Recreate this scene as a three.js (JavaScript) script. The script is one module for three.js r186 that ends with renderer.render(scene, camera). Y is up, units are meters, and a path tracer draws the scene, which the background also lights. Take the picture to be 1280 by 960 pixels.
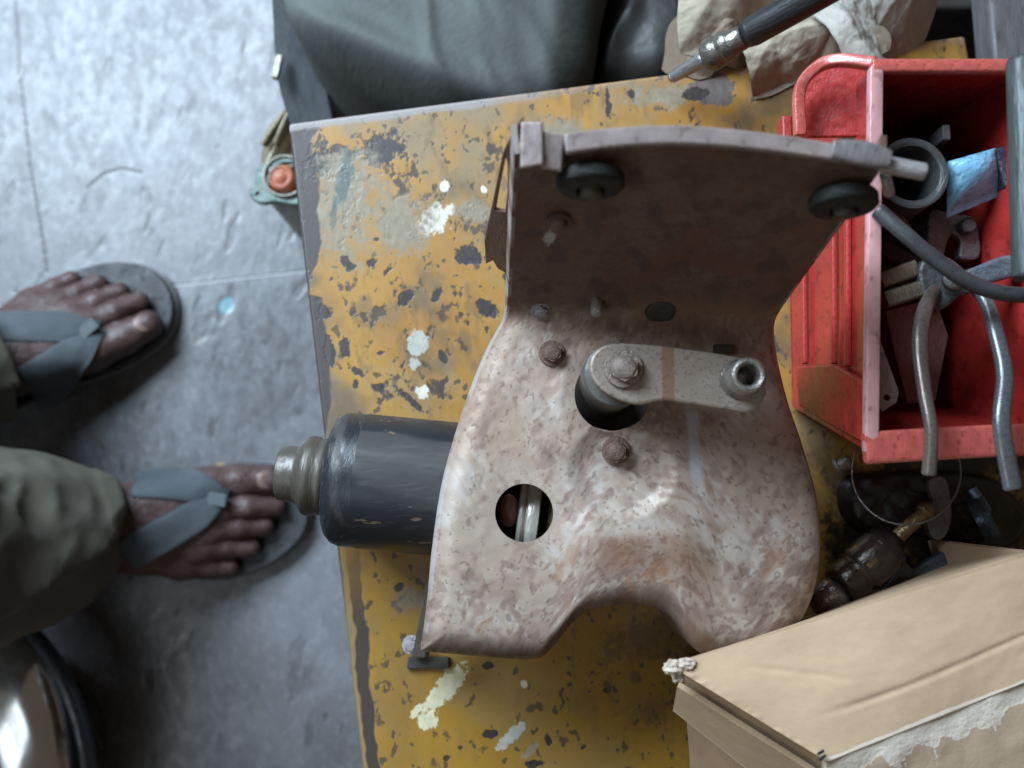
import * as THREE from 'three';
import { mergeGeometries, mergeVertices } from 'three/addons/utils/BufferGeometryUtils.js';
import { RoundedBoxGeometry } from 'three/addons/geometries/RoundedBoxGeometry.js';

// ------------------------------------------------------------------ camera, light, exposure
const H = 0.96, TILT = THREE.MathUtils.degToRad(6), FOC = 1250;        // lens height above the floor, lean from straight down, focal length in px of a 1280 px wide frame
const scene = new THREE.Scene();
const camera = new THREE.PerspectiveCamera(2 * THREE.MathUtils.radToDeg(Math.atan(480 / FOC)), 4 / 3, 0.02, 20);
const FWD = new THREE.Vector3(0, -Math.cos(TILT), -Math.sin(TILT)), UPV = new THREE.Vector3(0, Math.sin(TILT), -Math.cos(TILT));
camera.position.set(0, H, 0); camera.up.copy(UPV); camera.lookAt(FWD.x, H + FWD.y, FWD.z);
camera.focus = 0.53; camera.userData.fStop = 6;
const renderer = new THREE.WebGLRenderer({ antialias: true });
renderer.toneMapping = THREE.LinearToneMapping; renderer.toneMappingExposure = 1.2;
renderer.shadowMap.enabled = true;
scene.background = new THREE.Color(0.088, 0.07, 0.053);                // the dim, warm workshop around
const door = new THREE.RectAreaLight(new THREE.Color(0.68, 0.85, 1.0), 25, 1.2, 0.95);   // the open doorway
door.position.set(-0.98, 1.5, -1.18); door.lookAt(-0.12, 0.15, -0.12); door.name = 'doorway_light';
scene.add(door);
const glintFill = new THREE.RectAreaLight(new THREE.Color(0.8, 0.92, 1.0), 2.2, 0.45, 0.85);       // unseen light added for the chrome highlight and some fill
glintFill.position.set(-0.7, 1.4, 0.52); glintFill.lookAt(-0.3, 0.1, 0.2); glintFill.name = 'added_glint_light';
scene.add(glintFill);

// ------------------------------------------------------------------ helpers
const V = (x, y, z) => new THREE.Vector3(x, y, z);
const lerp = THREE.MathUtils.lerp, clamp = THREE.MathUtils.clamp, sstep = (a, b, x) => { const t = clamp((x - a) / (b - a), 0, 1); return t * t * (3 - 2 * t); };
function P(px, py, y) {                                               // where the sight line of a spot of the picture meets the height y
  const a = (px - 640) / FOC, b = -(py - 480) / FOC, d = FWD.clone().addScaledVector(UPV, b); d.x += a;
  return V(0, H, 0).addScaledVector(d, (y - H) / d.y);
}
function onPlane(px, py, o, n) {
  const a = (px - 640) / FOC, b = -(py - 480) / FOC, d = FWD.clone().addScaledVector(UPV, b); d.x += a;
  const c = V(0, H, 0); return c.clone().addScaledVector(d, o.clone().sub(c).dot(n) / d.dot(n));
}
let seed = 7; const rnd = () => { seed = (seed * 16807) % 2147483647; return seed / 2147483647; };
const PERM = new Uint16Array(512); { const p = [...Array(256).keys()]; for (let i = 255; i > 0; i--) { const j = Math.floor(rnd() * (i + 1)); [p[i], p[j]] = [p[j], p[i]]; } for (let i = 0; i < 512; i++) PERM[i] = p[i & 255]; }
const HV = (i, j, k = 0) => PERM[PERM[PERM[i & 255] + (j & 255)] + (k & 255)] / 255;
function n2(x, y, k = 0, per = 0) {                                     // value noise 0..1
  const i = Math.floor(x), j = Math.floor(y); let u = x - i, v = y - j; u = u * u * (3 - 2 * u); v = v * v * (3 - 2 * v);
  const w = per ? (q) => ((q % per) + per) % per : (q) => q, i0 = w(i), i1 = w(i + 1), j0 = w(j), j1 = w(j + 1);
  return lerp(lerp(HV(i0, j0, k), HV(i1, j0, k), u), lerp(HV(i0, j1, k), HV(i1, j1, k), u), v);
}
function fbm(x, y, oct = 4, k = 0, per = 0) { let s = 0, a = 0.5, t = 0; if (!per) { const q = 0.86 * x - 0.51 * y; y = 0.51 * x + 0.86 * y; x = q; } for (let o = 0; o < oct; o++) { s += a * n2(x, y, k + o * 17, per); t += a; if (per) { x *= 2; y *= 2; per *= 2; } else { const q = 1.62 * x - 1.18 * y; y = 1.18 * x + 1.62 * y; x = q; } a *= 0.5; } return s / t; }
function n3(x, y, z) { const k = Math.floor(z); let w = z - k; w = w * w * (3 - 2 * w); return lerp(n2(x, y, k), n2(x, y, k + 1), w); }
const toS = (c) => { c = clamp(c, 0, 1); return 255 * (c < 0.0031308 ? 12.92 * c : 1.055 * Math.pow(c, 1 / 2.4) - 0.055); };
function tex(w, h, fn, wrap = THREE.RepeatWrapping) {                   // fn(u, v) -> [r, g, b, height 0..1, roughness]; three textures
  const c = new Uint8Array(w * h * 4), b = new Uint8Array(w * h * 4), r = new Uint8Array(w * h * 4);
  for (let y = 0; y < h; y++) for (let x = 0; x < w; x++) {
    const o = (y * w + x) * 4, q = fn((x + 0.5) / w, (y + 0.5) / h);
    for (let i = 0; i < 3; i++) { c[o + i] = toS(q[i]); b[o + i] = 255 * clamp(q[3] ?? 0.5, 0, 1); r[o + i] = 255 * clamp(q[4] ?? 0.6, 0, 1); }
    c[o + 3] = b[o + 3] = r[o + 3] = 255;
  }
  return [c, b, r].map((d, i) => { const t = new THREE.DataTexture(d, w, h); t.magFilter = THREE.LinearFilter; t.minFilter = THREE.LinearMipmapLinearFilter; t.wrapS = t.wrapT = wrap; if (!i) t.colorSpace = THREE.SRGBColorSpace; t.needsUpdate = true; return t; });
}
function texMat(t, o = {}) { return new THREE.MeshPhysicalMaterial({ map: t[0], bumpMap: t[1], roughnessMap: t[2], roughness: 1, bumpScale: 0.001, side: THREE.DoubleSide, ...o }); }
const GRUNGE = tex(512, 512, (u, v) => { const a = fbm(u * 6, v * 6, 5, 3, 6), b = fbm(u * 24, v * 24, 3, 40, 24), s = sstep(0.6, 0.75, fbm(u * 12, v * 12, 4, 71, 12)); const g = 0.55 + 0.5 * a - 0.25 * s; return [g, g * (0.98 - 0.05 * s), g * (0.96 - 0.09 * s), 0.6 * a + 0.4 * b, 0.75 + 0.5 * (a - 0.5) + 0.2 * s]; });
const WEAVE = tex(256, 256, (u, v) => { const a = Math.sin(u * 2 * Math.PI * 32), b = Math.sin(v * 2 * Math.PI * 32), q = 0.5 + 0.25 * (a * b > 0 ? Math.abs(a) : Math.abs(b)), g = 0.7 + 0.25 * fbm(u * 5, v * 5, 4, 9, 5) + 0.12 * q; return [g, g, g, q, 0.95]; });
function rep(t, n, m = n) { return t.map((x) => { const c = x.clone(); c.repeat.set(n, m); c.needsUpdate = true; return c; }); }
const G1 = rep(GRUNGE, 1), G2 = rep(GRUNGE, 2), G4 = rep(GRUNGE, 4);
const col = (r, g, b) => new THREE.Color().setRGB(r, g, b);
function mat(r, g, b, rough = 0.6, metal = 0, t = G2, o = {}) { return texMat(t, { color: col(r, g, b), roughness: rough, metalness: metal, bumpScale: 0.0006, ...o }); }

const used = {};
function numbered(n) { const k = used[n] = (used[n] ?? -1) + 1; return k ? n + '_' + String(k).padStart(3, '0') : n; }
function shadows(m) { m.castShadow = m.receiveShadow = true; return m; }
function mesh(name, g, m, parent) { const o = shadows(new THREE.Mesh(Array.isArray(g) ? join(g) : g, m)); o.name = parent ? name : numbered(name); (parent ?? scene).add(o); return o; }
function join(gs) { return mergeGeometries(gs.map((g) => { g = g.index ? g.toNonIndexed() : g; for (const k of Object.keys(g.attributes)) if (!['position', 'normal', 'uv'].includes(k)) g.deleteAttribute(k); return g; })); }
function thing(name, label, category, at = V(0, 0, 0), group) { const o = new THREE.Group(); o.name = numbered(name); o.position.copy(at); scene.add(o); return tag(o, label, category, group); }
function tag(o, label, category, group) { o.userData.label = label; if (category) o.userData.category = category; if (group) o.userData.group = group; return o; }
function local(g, o) { return g.translate(-o.position.x, -o.position.y, -o.position.z); }     // world geometry into a thing placed at its base
function put(name, g, m, o) { return mesh(name, local(Array.isArray(g) ? join(g) : g, o), m, o); }
function geo(pos, idx, uv) { const g = new THREE.BufferGeometry(); g.setAttribute('position', new THREE.Float32BufferAttribute(pos, 3)); g.setAttribute('uv', new THREE.Float32BufferAttribute(uv, 2)); g.setIndex(idx); g.computeVertexNormals(); return g; }
// a flat plate with bevelled rim: outline given where it is seen, laid in the plane through o with normal n; thickness goes below
function plate(pts, o, n, th, { holes = [], bevel = 0.0008, smooth = 0, round = 0 } = {}) {
  n = n.clone().normalize(); const ex = V(1, 0, 0).addScaledVector(n, -n.x).normalize(), ey = n.clone().cross(ex);
  const to2 = ([x, y]) => { const q = onPlane(x, y, o, n).sub(o); return new THREE.Vector2(q.dot(ex), q.dot(ey)); };
  let a = pts.map(to2); if (smooth) a = new THREE.CatmullRomCurve3(a.map((q) => V(q.x, q.y, 0)), true, 'centripetal').getSpacedPoints(smooth).slice(0, -1).map((q) => new THREE.Vector2(q.x, q.y));
  const s = new THREE.Shape(a);
  for (const h of holes) { const p = new THREE.Path(); if (h.c) { const q = to2(h.c); p.absarc(q.x, q.y, h.r, 0, 2 * Math.PI, true); } else p.setFromPoints(h.map(to2)); s.holes.push(p); }
  const g = new THREE.ExtrudeGeometry(s, { depth: Math.max(th - 2 * bevel, 1e-4), bevelEnabled: bevel > 0, bevelSize: bevel, bevelThickness: bevel, bevelOffset: -bevel, bevelSegments: 2, curveSegments: 28 });
  const bb = new THREE.Box2().setFromPoints(a), uv = g.attributes.uv, p = g.attributes.position, sz = bb.getSize(new THREE.Vector2());
  for (let i = 0; i < uv.count; i++) uv.setXY(i, (p.getX(i) - bb.min.x) / sz.x, (p.getY(i) - bb.min.y) / sz.y);
  g.translate(0, 0, -th + bevel); g.applyMatrix4(new THREE.Matrix4().makeBasis(ex, ey, n)); return g.translate(o.x, o.y, o.z);
}
const flat = (pts, y, th, opt) => plate(pts, V(0, y, 0), V(0, 1, 0), th, opt);
// a bar swept along points, rounded-rectangle section; w and h may be functions of the way along
function bar(pts, w, h, { up = V(0, 1, 0), seg = 40, sides = 16, pow = 4, closed = false } = {}) {
  const c = new THREE.CatmullRomCurve3(pts, closed, 'centripetal'), pos = [], uv = [], idx = [], W = typeof w === 'function' ? w : () => w, Hh = typeof h === 'function' ? h : () => h;
  const ring = (t, k) => { const p = c.getPointAt(t), T = c.getTangentAt(t), S = T.clone().cross(up).normalize(), N = S.clone().cross(T).normalize(); for (let i = 0; i <= sides; i++) { const a = i / sides * 2 * Math.PI, ca = Math.cos(a), sa = Math.sin(a), x = Math.sign(ca) * Math.pow(Math.abs(ca), 2 / pow) * W(t) / 2 * k, y = Math.sign(sa) * Math.pow(Math.abs(sa), 2 / pow) * Hh(t) / 2 * k; const q = p.clone().addScaledVector(S, x).addScaledVector(N, y); pos.push(q.x, q.y, q.z); uv.push(t * 3, i / sides); } };
  const ts = []; if (!closed) ts.push([0, 0.001], [0, 0.85]); for (let i = 0; i <= seg; i++) ts.push([closed ? i / seg : lerp(0.006, 0.994, i / seg), 1]); if (!closed) ts.push([1, 0.85], [1, 0.001]);
  for (const [t, k] of ts) ring(t, k);
  for (let j = 0; j < ts.length - 1; j++) for (let i = 0; i < sides; i++) { const a = j * (sides + 1) + i, b = a + sides + 1; idx.push(a, a + 1, b, b, a + 1, b + 1); }
  return geo(pos, idx, uv);
}
// a turned body: [along, radius] pairs, laid from a towards b
function turned(prof, a, b, seg = 40) {
  const d = b.clone().sub(a).normalize(), g = new THREE.LatheGeometry(prof.map(([x, r]) => new THREE.Vector2(r, x)), seg);
  g.applyQuaternion(new THREE.Quaternion().setFromUnitVectors(V(0, 1, 0), d)); return g.translate(a.x, a.y, a.z);
}
const turnedUp = (prof, a, seg) => turned(prof, a, a.clone().add(V(0, 1, 0)), seg);
function hexBolt(r, h) { const g = new THREE.CylinderGeometry(r * 0.94, r, h, 6).translate(0, h / 2, 0), d = new THREE.SphereGeometry(r * 0.8, 20, 8, 0, 7, 0, Math.PI / 2).scale(1, 0.35, 1).translate(0, h - 0.0003, 0), w = new THREE.CylinderGeometry(r * 1.25, r * 1.3, h * 0.25, 24).translate(0, h * 0.125, 0); return join([g, d, w]); }
function along(g, at, n) { return g.applyQuaternion(new THREE.Quaternion().setFromUnitVectors(V(0, 1, 0), n.clone().normalize())).translate(at.x, at.y, at.z); }
// a soft mound: outline where it is seen at height y, bulging by b, rolled over at the rim and carried down to y0
function mound(pts, y, b, y0, { R = 0.03, rings = 40, seg = 120, noise = () => 0, centre, smooth = true } = {}) {
  const w = pts.map(([x, z]) => P(x, z, y)), c = new THREE.CatmullRomCurve3(w, true, 'centripetal', 0.5), e = c.getSpacedPoints(seg).slice(0, -1);
  const m = centre ? P(...centre, y) : e.reduce((s, q) => s.add(q), V(0, 0, 0)).multiplyScalar(1 / e.length), pos = [], uv = [], idx = [];
  const rows = rings + 6;
  for (let j = 0; j <= rows; j++) for (let i = 0; i <= seg; i++) {
    const q = e[i % seg], r = Math.min(1, j / rings), down = Math.max(0, j - rings) / 6, d = q.distanceTo(m) * (1 - r), k = clamp(1 - d / R, 0, 1);
    const yy = y + b * (1 - r * r) - R * (1 - Math.sqrt(Math.max(0, 1 - k * k))), x = lerp(m.x, q.x, r), z = lerp(m.z, q.z, r), n = noise(x, z, r, i / seg);
    pos.push(x, lerp(yy + n, y0, down), z); uv.push(x * 4, z * 4 + down * 0.4);
  }
  for (let j = 0; j < rows; j++) for (let i = 0; i < seg; i++) { const a = j * (seg + 1) + i, q = a + seg + 1; idx.push(a, a + 1, q, q, a + 1, q + 1); }
  let g = geo(pos, idx, uv); g.deleteAttribute('normal'); g = mergeVertices(g, 1e-6); g.computeVertexNormals(); return g;
}
// surface of a distance field on a grid (surface nets)
function field(f, lo, hi, cell, uvScale = 6) {
  const n = [0, 1, 2].map((i) => Math.ceil((hi.getComponent(i) - lo.getComponent(i)) / cell) + 1), [nx, ny, nz] = n, val = new Float32Array(nx * ny * nz), at = (i, j, k) => (k * ny + j) * nx + i;
  for (let k = 0; k < nz; k++) for (let j = 0; j < ny; j++) for (let i = 0; i < nx; i++) val[at(i, j, k)] = f(lo.x + i * cell, lo.y + j * cell, lo.z + k * cell);
  const vid = new Int32Array(val.length).fill(-1), pos = [], nor = [], uv = [], idx = [], E = [[0, 1], [0, 2], [0, 4], [1, 3], [1, 5], [2, 3], [2, 6], [3, 7], [4, 5], [4, 6], [5, 7], [6, 7]];
  for (let k = 0; k < nz - 1; k++) for (let j = 0; j < ny - 1; j++) for (let i = 0; i < nx - 1; i++) {
    const c = []; let m = 0; for (let q = 0; q < 8; q++) { c[q] = val[at(i + (q & 1), j + (q >> 1 & 1), k + (q >> 2))]; if (c[q] < 0) m++; }
    if (m === 0 || m === 8) continue; let x = 0, y = 0, z = 0, s = 0;
    for (const [a, b] of E) if (c[a] < 0 !== c[b] < 0) { const t = c[a] / (c[a] - c[b]); x += lerp(a & 1, b & 1, t); y += lerp(a >> 1 & 1, b >> 1 & 1, t); z += lerp(a >> 2, b >> 2, t); s++; }
    x = lo.x + (i + x / s) * cell; y = lo.y + (j + y / s) * cell; z = lo.z + (k + z / s) * cell; vid[at(i, j, k)] = pos.length / 3; pos.push(x, y, z);
    const h = cell * 0.5, g = V(f(x + h, y, z) - f(x - h, y, z), f(x, y + h, z) - f(x, y - h, z), f(x, y, z + h) - f(x, y, z - h)).normalize(); nor.push(g.x, g.y, g.z); uv.push((x + y * 0.7) * uvScale, (z + y * 0.7) * uvScale);
  }
  const quad = (a, b, c, d, flip) => { if (a < 0 || b < 0 || c < 0 || d < 0) return; flip ? idx.push(a, c, b, b, c, d) : idx.push(a, b, c, b, d, c); };
  for (let k = 1; k < nz - 1; k++) for (let j = 1; j < ny - 1; j++) for (let i = 1; i < nx - 1; i++) {
    const s = val[at(i, j, k)] < 0;
    if (s !== val[at(i + 1, j, k)] < 0) quad(vid[at(i, j - 1, k - 1)], vid[at(i, j, k - 1)], vid[at(i, j - 1, k)], vid[at(i, j, k)], !s);
    if (s !== val[at(i, j + 1, k)] < 0) quad(vid[at(i - 1, j, k - 1)], vid[at(i - 1, j, k)], vid[at(i, j, k - 1)], vid[at(i, j, k)], !s);
    if (s !== val[at(i, j, k + 1)] < 0) quad(vid[at(i - 1, j - 1, k)], vid[at(i, j - 1, k)], vid[at(i - 1, j, k)], vid[at(i, j, k)], !s);
  }
  const g = new THREE.BufferGeometry(); g.setAttribute('position', new THREE.Float32BufferAttribute(pos, 3)); g.setAttribute('normal', new THREE.Float32BufferAttribute(nor, 3)); g.setAttribute('uv', new THREE.Float32BufferAttribute(uv, 2)); g.setIndex(idx); return g;
}
function cap(x, y, z, a, b) {                                         // tapered capsule; a, b = [x, y, z, r]
  const dx = b[0] - a[0], dy = b[1] - a[1], dz = b[2] - a[2], t = clamp(((x - a[0]) * dx + (y - a[1]) * dy + (z - a[2]) * dz) / (dx * dx + dy * dy + dz * dz + 1e-12), 0, 1);
  return Math.hypot(x - a[0] - dx * t, y - a[1] - dy * t, z - a[2] - dz * t) - lerp(a[3], b[3], t);
}
const smin = (a, b, k) => { const h = Math.max(k - Math.abs(a - b), 0) / k; return Math.min(a, b) - h * h * k * 0.25; };

// ------------------------------------------------------------------ floor
const TY = 0.35;                                                       // top of the bench
{
  const S = 3.2;                                                        // metres per texture
  const spots = []; for (let i = 0; i < 620; i++) spots.push([rnd() * 1.6 - 0.8, rnd() * 1.4 - 0.9, 0.0008 + 0.003 * rnd() * rnd(), rnd(), (rnd() - 0.5) * 1.4, 1 + 3 * rnd() * rnd()]);
  const cellOf = new Map(); for (const s of spots) for (const a of [-1, 0, 1]) for (const b of [-1, 0, 1]) { const k = (Math.floor(s[0] / 0.02) + a) + ',' + (Math.floor(s[1] / 0.02) + b); (cellOf.get(k) ?? cellOf.set(k, []).get(k)).push(s); }
  const w0 = P(10, 40, 0), crack = [P(18, -40, 0), P(20, 90, 0), P(30, 150, 0), P(36, 210, 0), P(46, 270, 0), P(58, 340, 0)], scratch = [P(110, 235, 0), P(130, 218, 0), P(152, 211, 0), P(176, 216, 0)];
  const pale = [P(96, -40, 0), P(104, 60, 0), P(126, 150, 0), P(150, 215, 0)], blue = P(284, 382, 0), dk1 = P(62, 148, 0), yel = P(276, 583, 0), dk2 = P(372, 513, 0);
  const dseg = (x, z, l) => { let d = 9; for (let i = 0; i < l.length - 1; i++) { const a = l[i], b = l[i + 1], ux = b.x - a.x, uz = b.z - a.z, t = clamp(((x - a.x) * ux + (z - a.z) * uz) / (ux * ux + uz * uz), 0, 1); d = Math.min(d, Math.hypot(x - a.x - ux * t, z - a.z - uz * t)); } return d; };
  const F = tex(2048, 2048, (u, v) => {
    const x = (u - 0.5) * S, z = (v - 0.5) * S; if (Math.abs(x) > 0.9 || z > 0.7 || z < -1) { const g = 0.17 + 0.09 * fbm(x * 9, z * 9, 4, 5); return [g * 1.02, g * 0.98, g * 0.97, 0.5, 0.55]; }
    const wx = x + 0.03 * (fbm(x * 9, z * 9, 3, 60) - 0.5), wz = z + 0.03 * (fbm(x * 9, z * 9, 3, 80) - 0.5);
    const big = fbm(wx * 5, wz * 5, 4, 5), mid = fbm(wx * 22, wz * 16, 4, 21), fine = fbm(x * 160, z * 110, 3, 33), st = fbm(x * 60, z * 14, 4, 47);
    let g = 0.14 + 0.13 * big + 0.065 * (mid - 0.5) + 0.04 * (fine - 0.5) + 0.06 * (st - 0.5), h = 0.5 + 0.16 * (mid - 0.5) + 0.25 * (fine - 0.5) + 0.1 * (st - 0.5), ro = 0.38 + 0.3 * (big - 0.5) + 0.25 * (fine - 0.5), warm = 0.02 * (1 - big);
    const lift = sstep(0.56, 0.66, fbm(wx * 12 + 9, wz * 12, 4, 91)); g += 0.045 * lift; h += 0.12 * lift;
    const sc = sstep(0.7, 0.78, fbm(x * 70 + z * 12, z * 26, 3, 140)); g -= 0.06 * sc; h -= 0.3 * sc;
    for (const s of cellOf.get(Math.floor(x / 0.02) + ',' + Math.floor(z / 0.02)) ?? []) { const ca = Math.cos(s[4]), sa = Math.sin(s[4]), dx = x - s[0], dz = z - s[1], d = Math.hypot((dx * ca + dz * sa) * s[5], (dz * ca - dx * sa) / Math.sqrt(s[5])) / s[2] + 0.9 * (fine - 0.5), k = 1 - sstep(0.6, 1.1, d); g = lerp(g, s[3] > 0.72 ? 0.4 : 0.075, k * 0.75); h -= k * 0.16; }
    let k = 1 - sstep(0.0006, 0.0016, dseg(wx * 0.3 + x * 0.7, z, crack)); g = lerp(g, 0.06, 0.6 * k); h -= 0.5 * k;
    k = 1 - sstep(0.0008, 0.002, dseg(x, z, scratch)); g = lerp(g, 0.09, 0.8 * k); h -= 0.5 * k;
    k = 1 - sstep(0.001, 0.006, dseg(x, z, pale)); g = lerp(g, 0.3, 0.35 * k * (0.4 + mid));
    g += 0.05 * (sstep(0.62, 0.7, fbm(x * 240, z * 200, 2, 230)) - 0.4 * sstep(0.6, 0.7, fbm(x * 300, z * 260, 2, 240))); let c = [g + warm, g * 0.97 + warm * 0.5, g * 0.955];
    k = 1 - sstep(0.7, 1, Math.hypot((x - blue.x) * 0.9, z - blue.z) / 0.008 + 0.9 * (fine - 0.5)); c = c.map((q, i) => lerp(q, [0.24, 0.5, 0.55][i], k * 0.8));
    k = 1 - sstep(0.5, 1.1, Math.hypot(x - yel.x, z - yel.z) / 0.005 + (fine - 0.5)); c = c.map((q, i) => lerp(q, [0.55, 0.4, 0.08][i], k));
    k = Math.max(1 - sstep(0.4, 1.1, Math.hypot((x - dk1.x) * 1.3, (z - dk1.z) * 0.8) / 0.012 + (mid - 0.5)), 1 - sstep(0.5, 1.1, Math.hypot(x - dk2.x, z - dk2.z) / 0.006)); c = c.map((q) => lerp(q, 0.08, k * 0.7));
    return [...c, h, ro];
  });
  const fm = texMat(F, { bumpScale: 0.0011, color: col(0.52, 0.55, 0.615) });
  const floor = mesh('floor', new THREE.BoxGeometry(6.4, 0.06, 6.4).translate(0, -0.0309, 0), mat(0.62, 0.64, 0.66, 0.8)); floor.userData.kind = 'structure';
  // cast slabs either side of the joint that runs by the feet
  const a = P(-40, 386, 0), b = P(380, 339, 0), slope = (b.z - a.z) / (b.x - a.x), zAt = (x) => a.z + (x - a.x) * slope, gap = 0.0007;
  for (const s of [-1, 1]) {
    const g = new THREE.BufferGeometry(), e = 0.0008, L = 3.2, far = s * 3.2, p = [], uv = [], add = (x, y, z) => { p.push(x, y, z); uv.push(x / S + 0.5, z / S + 0.5); }, N = 64, idx = [];
    for (let i = 0; i <= N; i++) { const x = lerp(-L, L, i / N), j = 0.0007 * (fbm(x * 40, s * 3 + 5, 3, 7) - 0.5), z = zAt(x) + s * (gap + j); add(x, -0.0008, z); add(x, -e * 0.5, z); add(x, 0, z + s * e); add(x, 0, far); }
    for (let i = 0; i < N; i++) for (let q = 0; q < 3; q++) { const m = i * 4 + q, n = m + 4; s > 0 ? idx.push(m, m + 1, n, n, m + 1, n + 1) : idx.push(m, n, m + 1, n, n + 1, m + 1); }
    mesh('slab', geo(p, idx, uv), fm, floor);
  }
}

// ------------------------------------------------------------------ yellow bench
const tb = (() => {
  const A = P(360, 154, TY), B = P(1207, 44, TY), e1 = B.clone().sub(A), W = e1.length(); e1.normalize(); const e2 = V(-e1.z, 0, e1.x), D = 0.56;
  const uvOf = (px, py) => { const q = P(px, py, TY).sub(A); return [q.dot(e1), q.dot(e2)]; };
  const t = thing('workbench', 'low workbench with a chipped yellow painted top', 'workbench', A.clone().setY(0)); t.rotation.y = -Math.atan2(e1.z, e1.x);
  // marks: [x, y, half-width, half-height, turn, kind]  d chip, w white filler, g worn grey, b blue smear, o shade below the bin painted dark, o2 brown
  const marks = [[483, 190, 24, 24, 0.2, 'd'], [425, 190, 16, 10, 0.9, 'd'], [405, 205, 14, 22, 0.3, 'd'], [540, 276, 27, 17, -0.3, 'w'], [562, 262, 8, 9, 0, 'w'], [556, 232, 6, 8, 0, 'w'], [521, 430, 12, 19, 0.1, 'w2'], [519, 455, 9, 10, 0, 'w2'], [528, 489, 8, 8, 0, 'w'], [605, 237, 4, 5, 0, 'w'],
    [430, 245, 46, 60, 0.3, 'g'], [500, 275, 40, 46, 0.2, 'g'], [440, 300, 34, 40, 0, 'g'], [590, 262, 26, 16, 0.2, 'g'], [700, 165, 40, 22, 0.1, 'g'], [820, 120, 60, 16, 0.1, 'g'], [430, 225, 8, 46, 0.35, 'b'], [418, 262, 5, 30, 0.2, 'b'],
    [588, 322, 18, 11, 0.5, 'd'], [630, 322, 12, 10, -0.5, 'd'], [545, 370, 5, 13, 0.7, 'd'], [508, 370, 13, 8, -0.7, 'd'], [571, 345, 10, 3, 0, 'd'], [604, 380, 15, 8, 0.8, 'd'], [433, 328, 8, 16, -0.5, 'd'], [464, 328, 10, 8, 0.3, 'd'], [485, 338, 14, 5, -0.6, 'd'], [476, 441, 9, 6, -0.4, 'd'], [431, 432, 5, 13, 0, 'd'], [448, 465, 14, 6, 0.7, 'd'], [468, 484, 10, 6, 0.5, 'd'], [445, 480, 4, 7, 0, 'd'], [513, 500, 18, 4, 0.9, 'd'], [553, 445, 5, 9, -0.4, 'd'], [408, 392, 10, 9, 0.2, 'd'], [412, 440, 6, 18, 0, 'd'],
    [890, 108, 26, 26, 0.6, 'g2'], [870, 120, 14, 8, 0, 'd'], [760, 128, 5, 16, 0, 'd'], [790, 120, 6, 8, 0, 'd'], [1010, 110, 12, 6, 0, 'd'], [950, 90, 10, 4, 0, 'd'], [470, 300, 5, 5, 0, 'd'],
    [556, 862, 36, 13, -0.75, 'w3'], [535, 902, 12, 11, 0, 'w3'], [520, 890, 12, 4, -0.8, 'w3'], [641, 918, 26, 7, -0.5, 'w2'], [656, 855, 5, 5, 0, 'w3'], [664, 938, 14, 5, -0.6, 'g'], [617, 917, 8, 5, 0, 'd'], [730, 934, 6, 4, 0, 'd'], [670, 955, 12, 5, 0, 'd'], [557, 948, 7, 4, 0, 'd'], [575, 935, 4, 3, 0, 'd'], [760, 862, 6, 4, 0, 'd'], [685, 925, 5, 8, 0, 'd'], [513, 750, 20, 18, 0.4, 'g3'], [538, 770, 14, 30, 0.2, 'g3'], [500, 733, 8, 5, -0.5, 'd'], [610, 832, 6, 4, 0, 'd'], [795, 846, 10, 10, 0, 'o2'], [820, 800, 60, 30, 0, 'o2'],
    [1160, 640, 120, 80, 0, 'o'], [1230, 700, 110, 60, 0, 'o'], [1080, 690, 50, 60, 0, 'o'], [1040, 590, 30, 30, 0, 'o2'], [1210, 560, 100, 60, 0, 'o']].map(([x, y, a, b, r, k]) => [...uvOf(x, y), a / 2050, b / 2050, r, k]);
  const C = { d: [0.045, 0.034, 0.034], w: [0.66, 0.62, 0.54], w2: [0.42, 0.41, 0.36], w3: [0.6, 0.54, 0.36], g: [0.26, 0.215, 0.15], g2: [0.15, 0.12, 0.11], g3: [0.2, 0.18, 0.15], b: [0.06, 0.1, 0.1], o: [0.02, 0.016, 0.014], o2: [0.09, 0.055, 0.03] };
  const near = new Map(); const CS = 0.02; for (const m of marks) { const r = Math.max(m[2], m[3]) * 1.7; for (let i = Math.floor((m[0] - r) / CS); i <= (m[0] + r) / CS; i++) for (let j = Math.floor((m[1] - r) / CS); j <= (m[1] + r) / CS; j++) { const k = i + ',' + j; (near.get(k) ?? near.set(k, []).get(k)).push(m); } }
  const T = tex(1320, 1760, (u, v) => {
    const x = u * W, y = v * D, big = fbm(x * 14, y * 14, 4, 2), mid = fbm(x * 60, y * 45, 4, 11), fine = fbm(x * 420, y * 260, 3, 30), streak = fbm(x * 190, y * 40, 3, 55);
    let c = [0.385 + 0.13 * (big - 0.5) + 0.1 * (mid - 0.5), 0.198 + 0.1 * (big - 0.5) + 0.06 * (mid - 0.5), 0.034 + 0.02 * (fine - 0.3)], h = 0.6 + 0.08 * (mid - 0.5) + 0.06 * (fine - 0.5), ro = 0.5 + 0.25 * (fine - 0.5) + 0.2 * (big - 0.5);
    const mixc = (q, k) => { c = c.map((a, i) => lerp(a, q[i], k)); };
    const south = sstep(0.24, 0.32, y); mixc([0.3, 0.165, 0.016], south * 0.75); ro -= 0.12 * south;       // cleaner, oilier paint at the near end
    mixc([0.25, 0.19, 0.11], (0.9 - 0.6 * south) * 0.95 * sstep(0.48, 0.7, fbm(x * 22 + 3, y * 17, 5, 63)));                    // grime
    mixc([0.13, 0.09, 0.05], (0.55 - 0.35 * south) * sstep(0.58, 0.72, mid * 0.6 + streak * 0.4));
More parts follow.
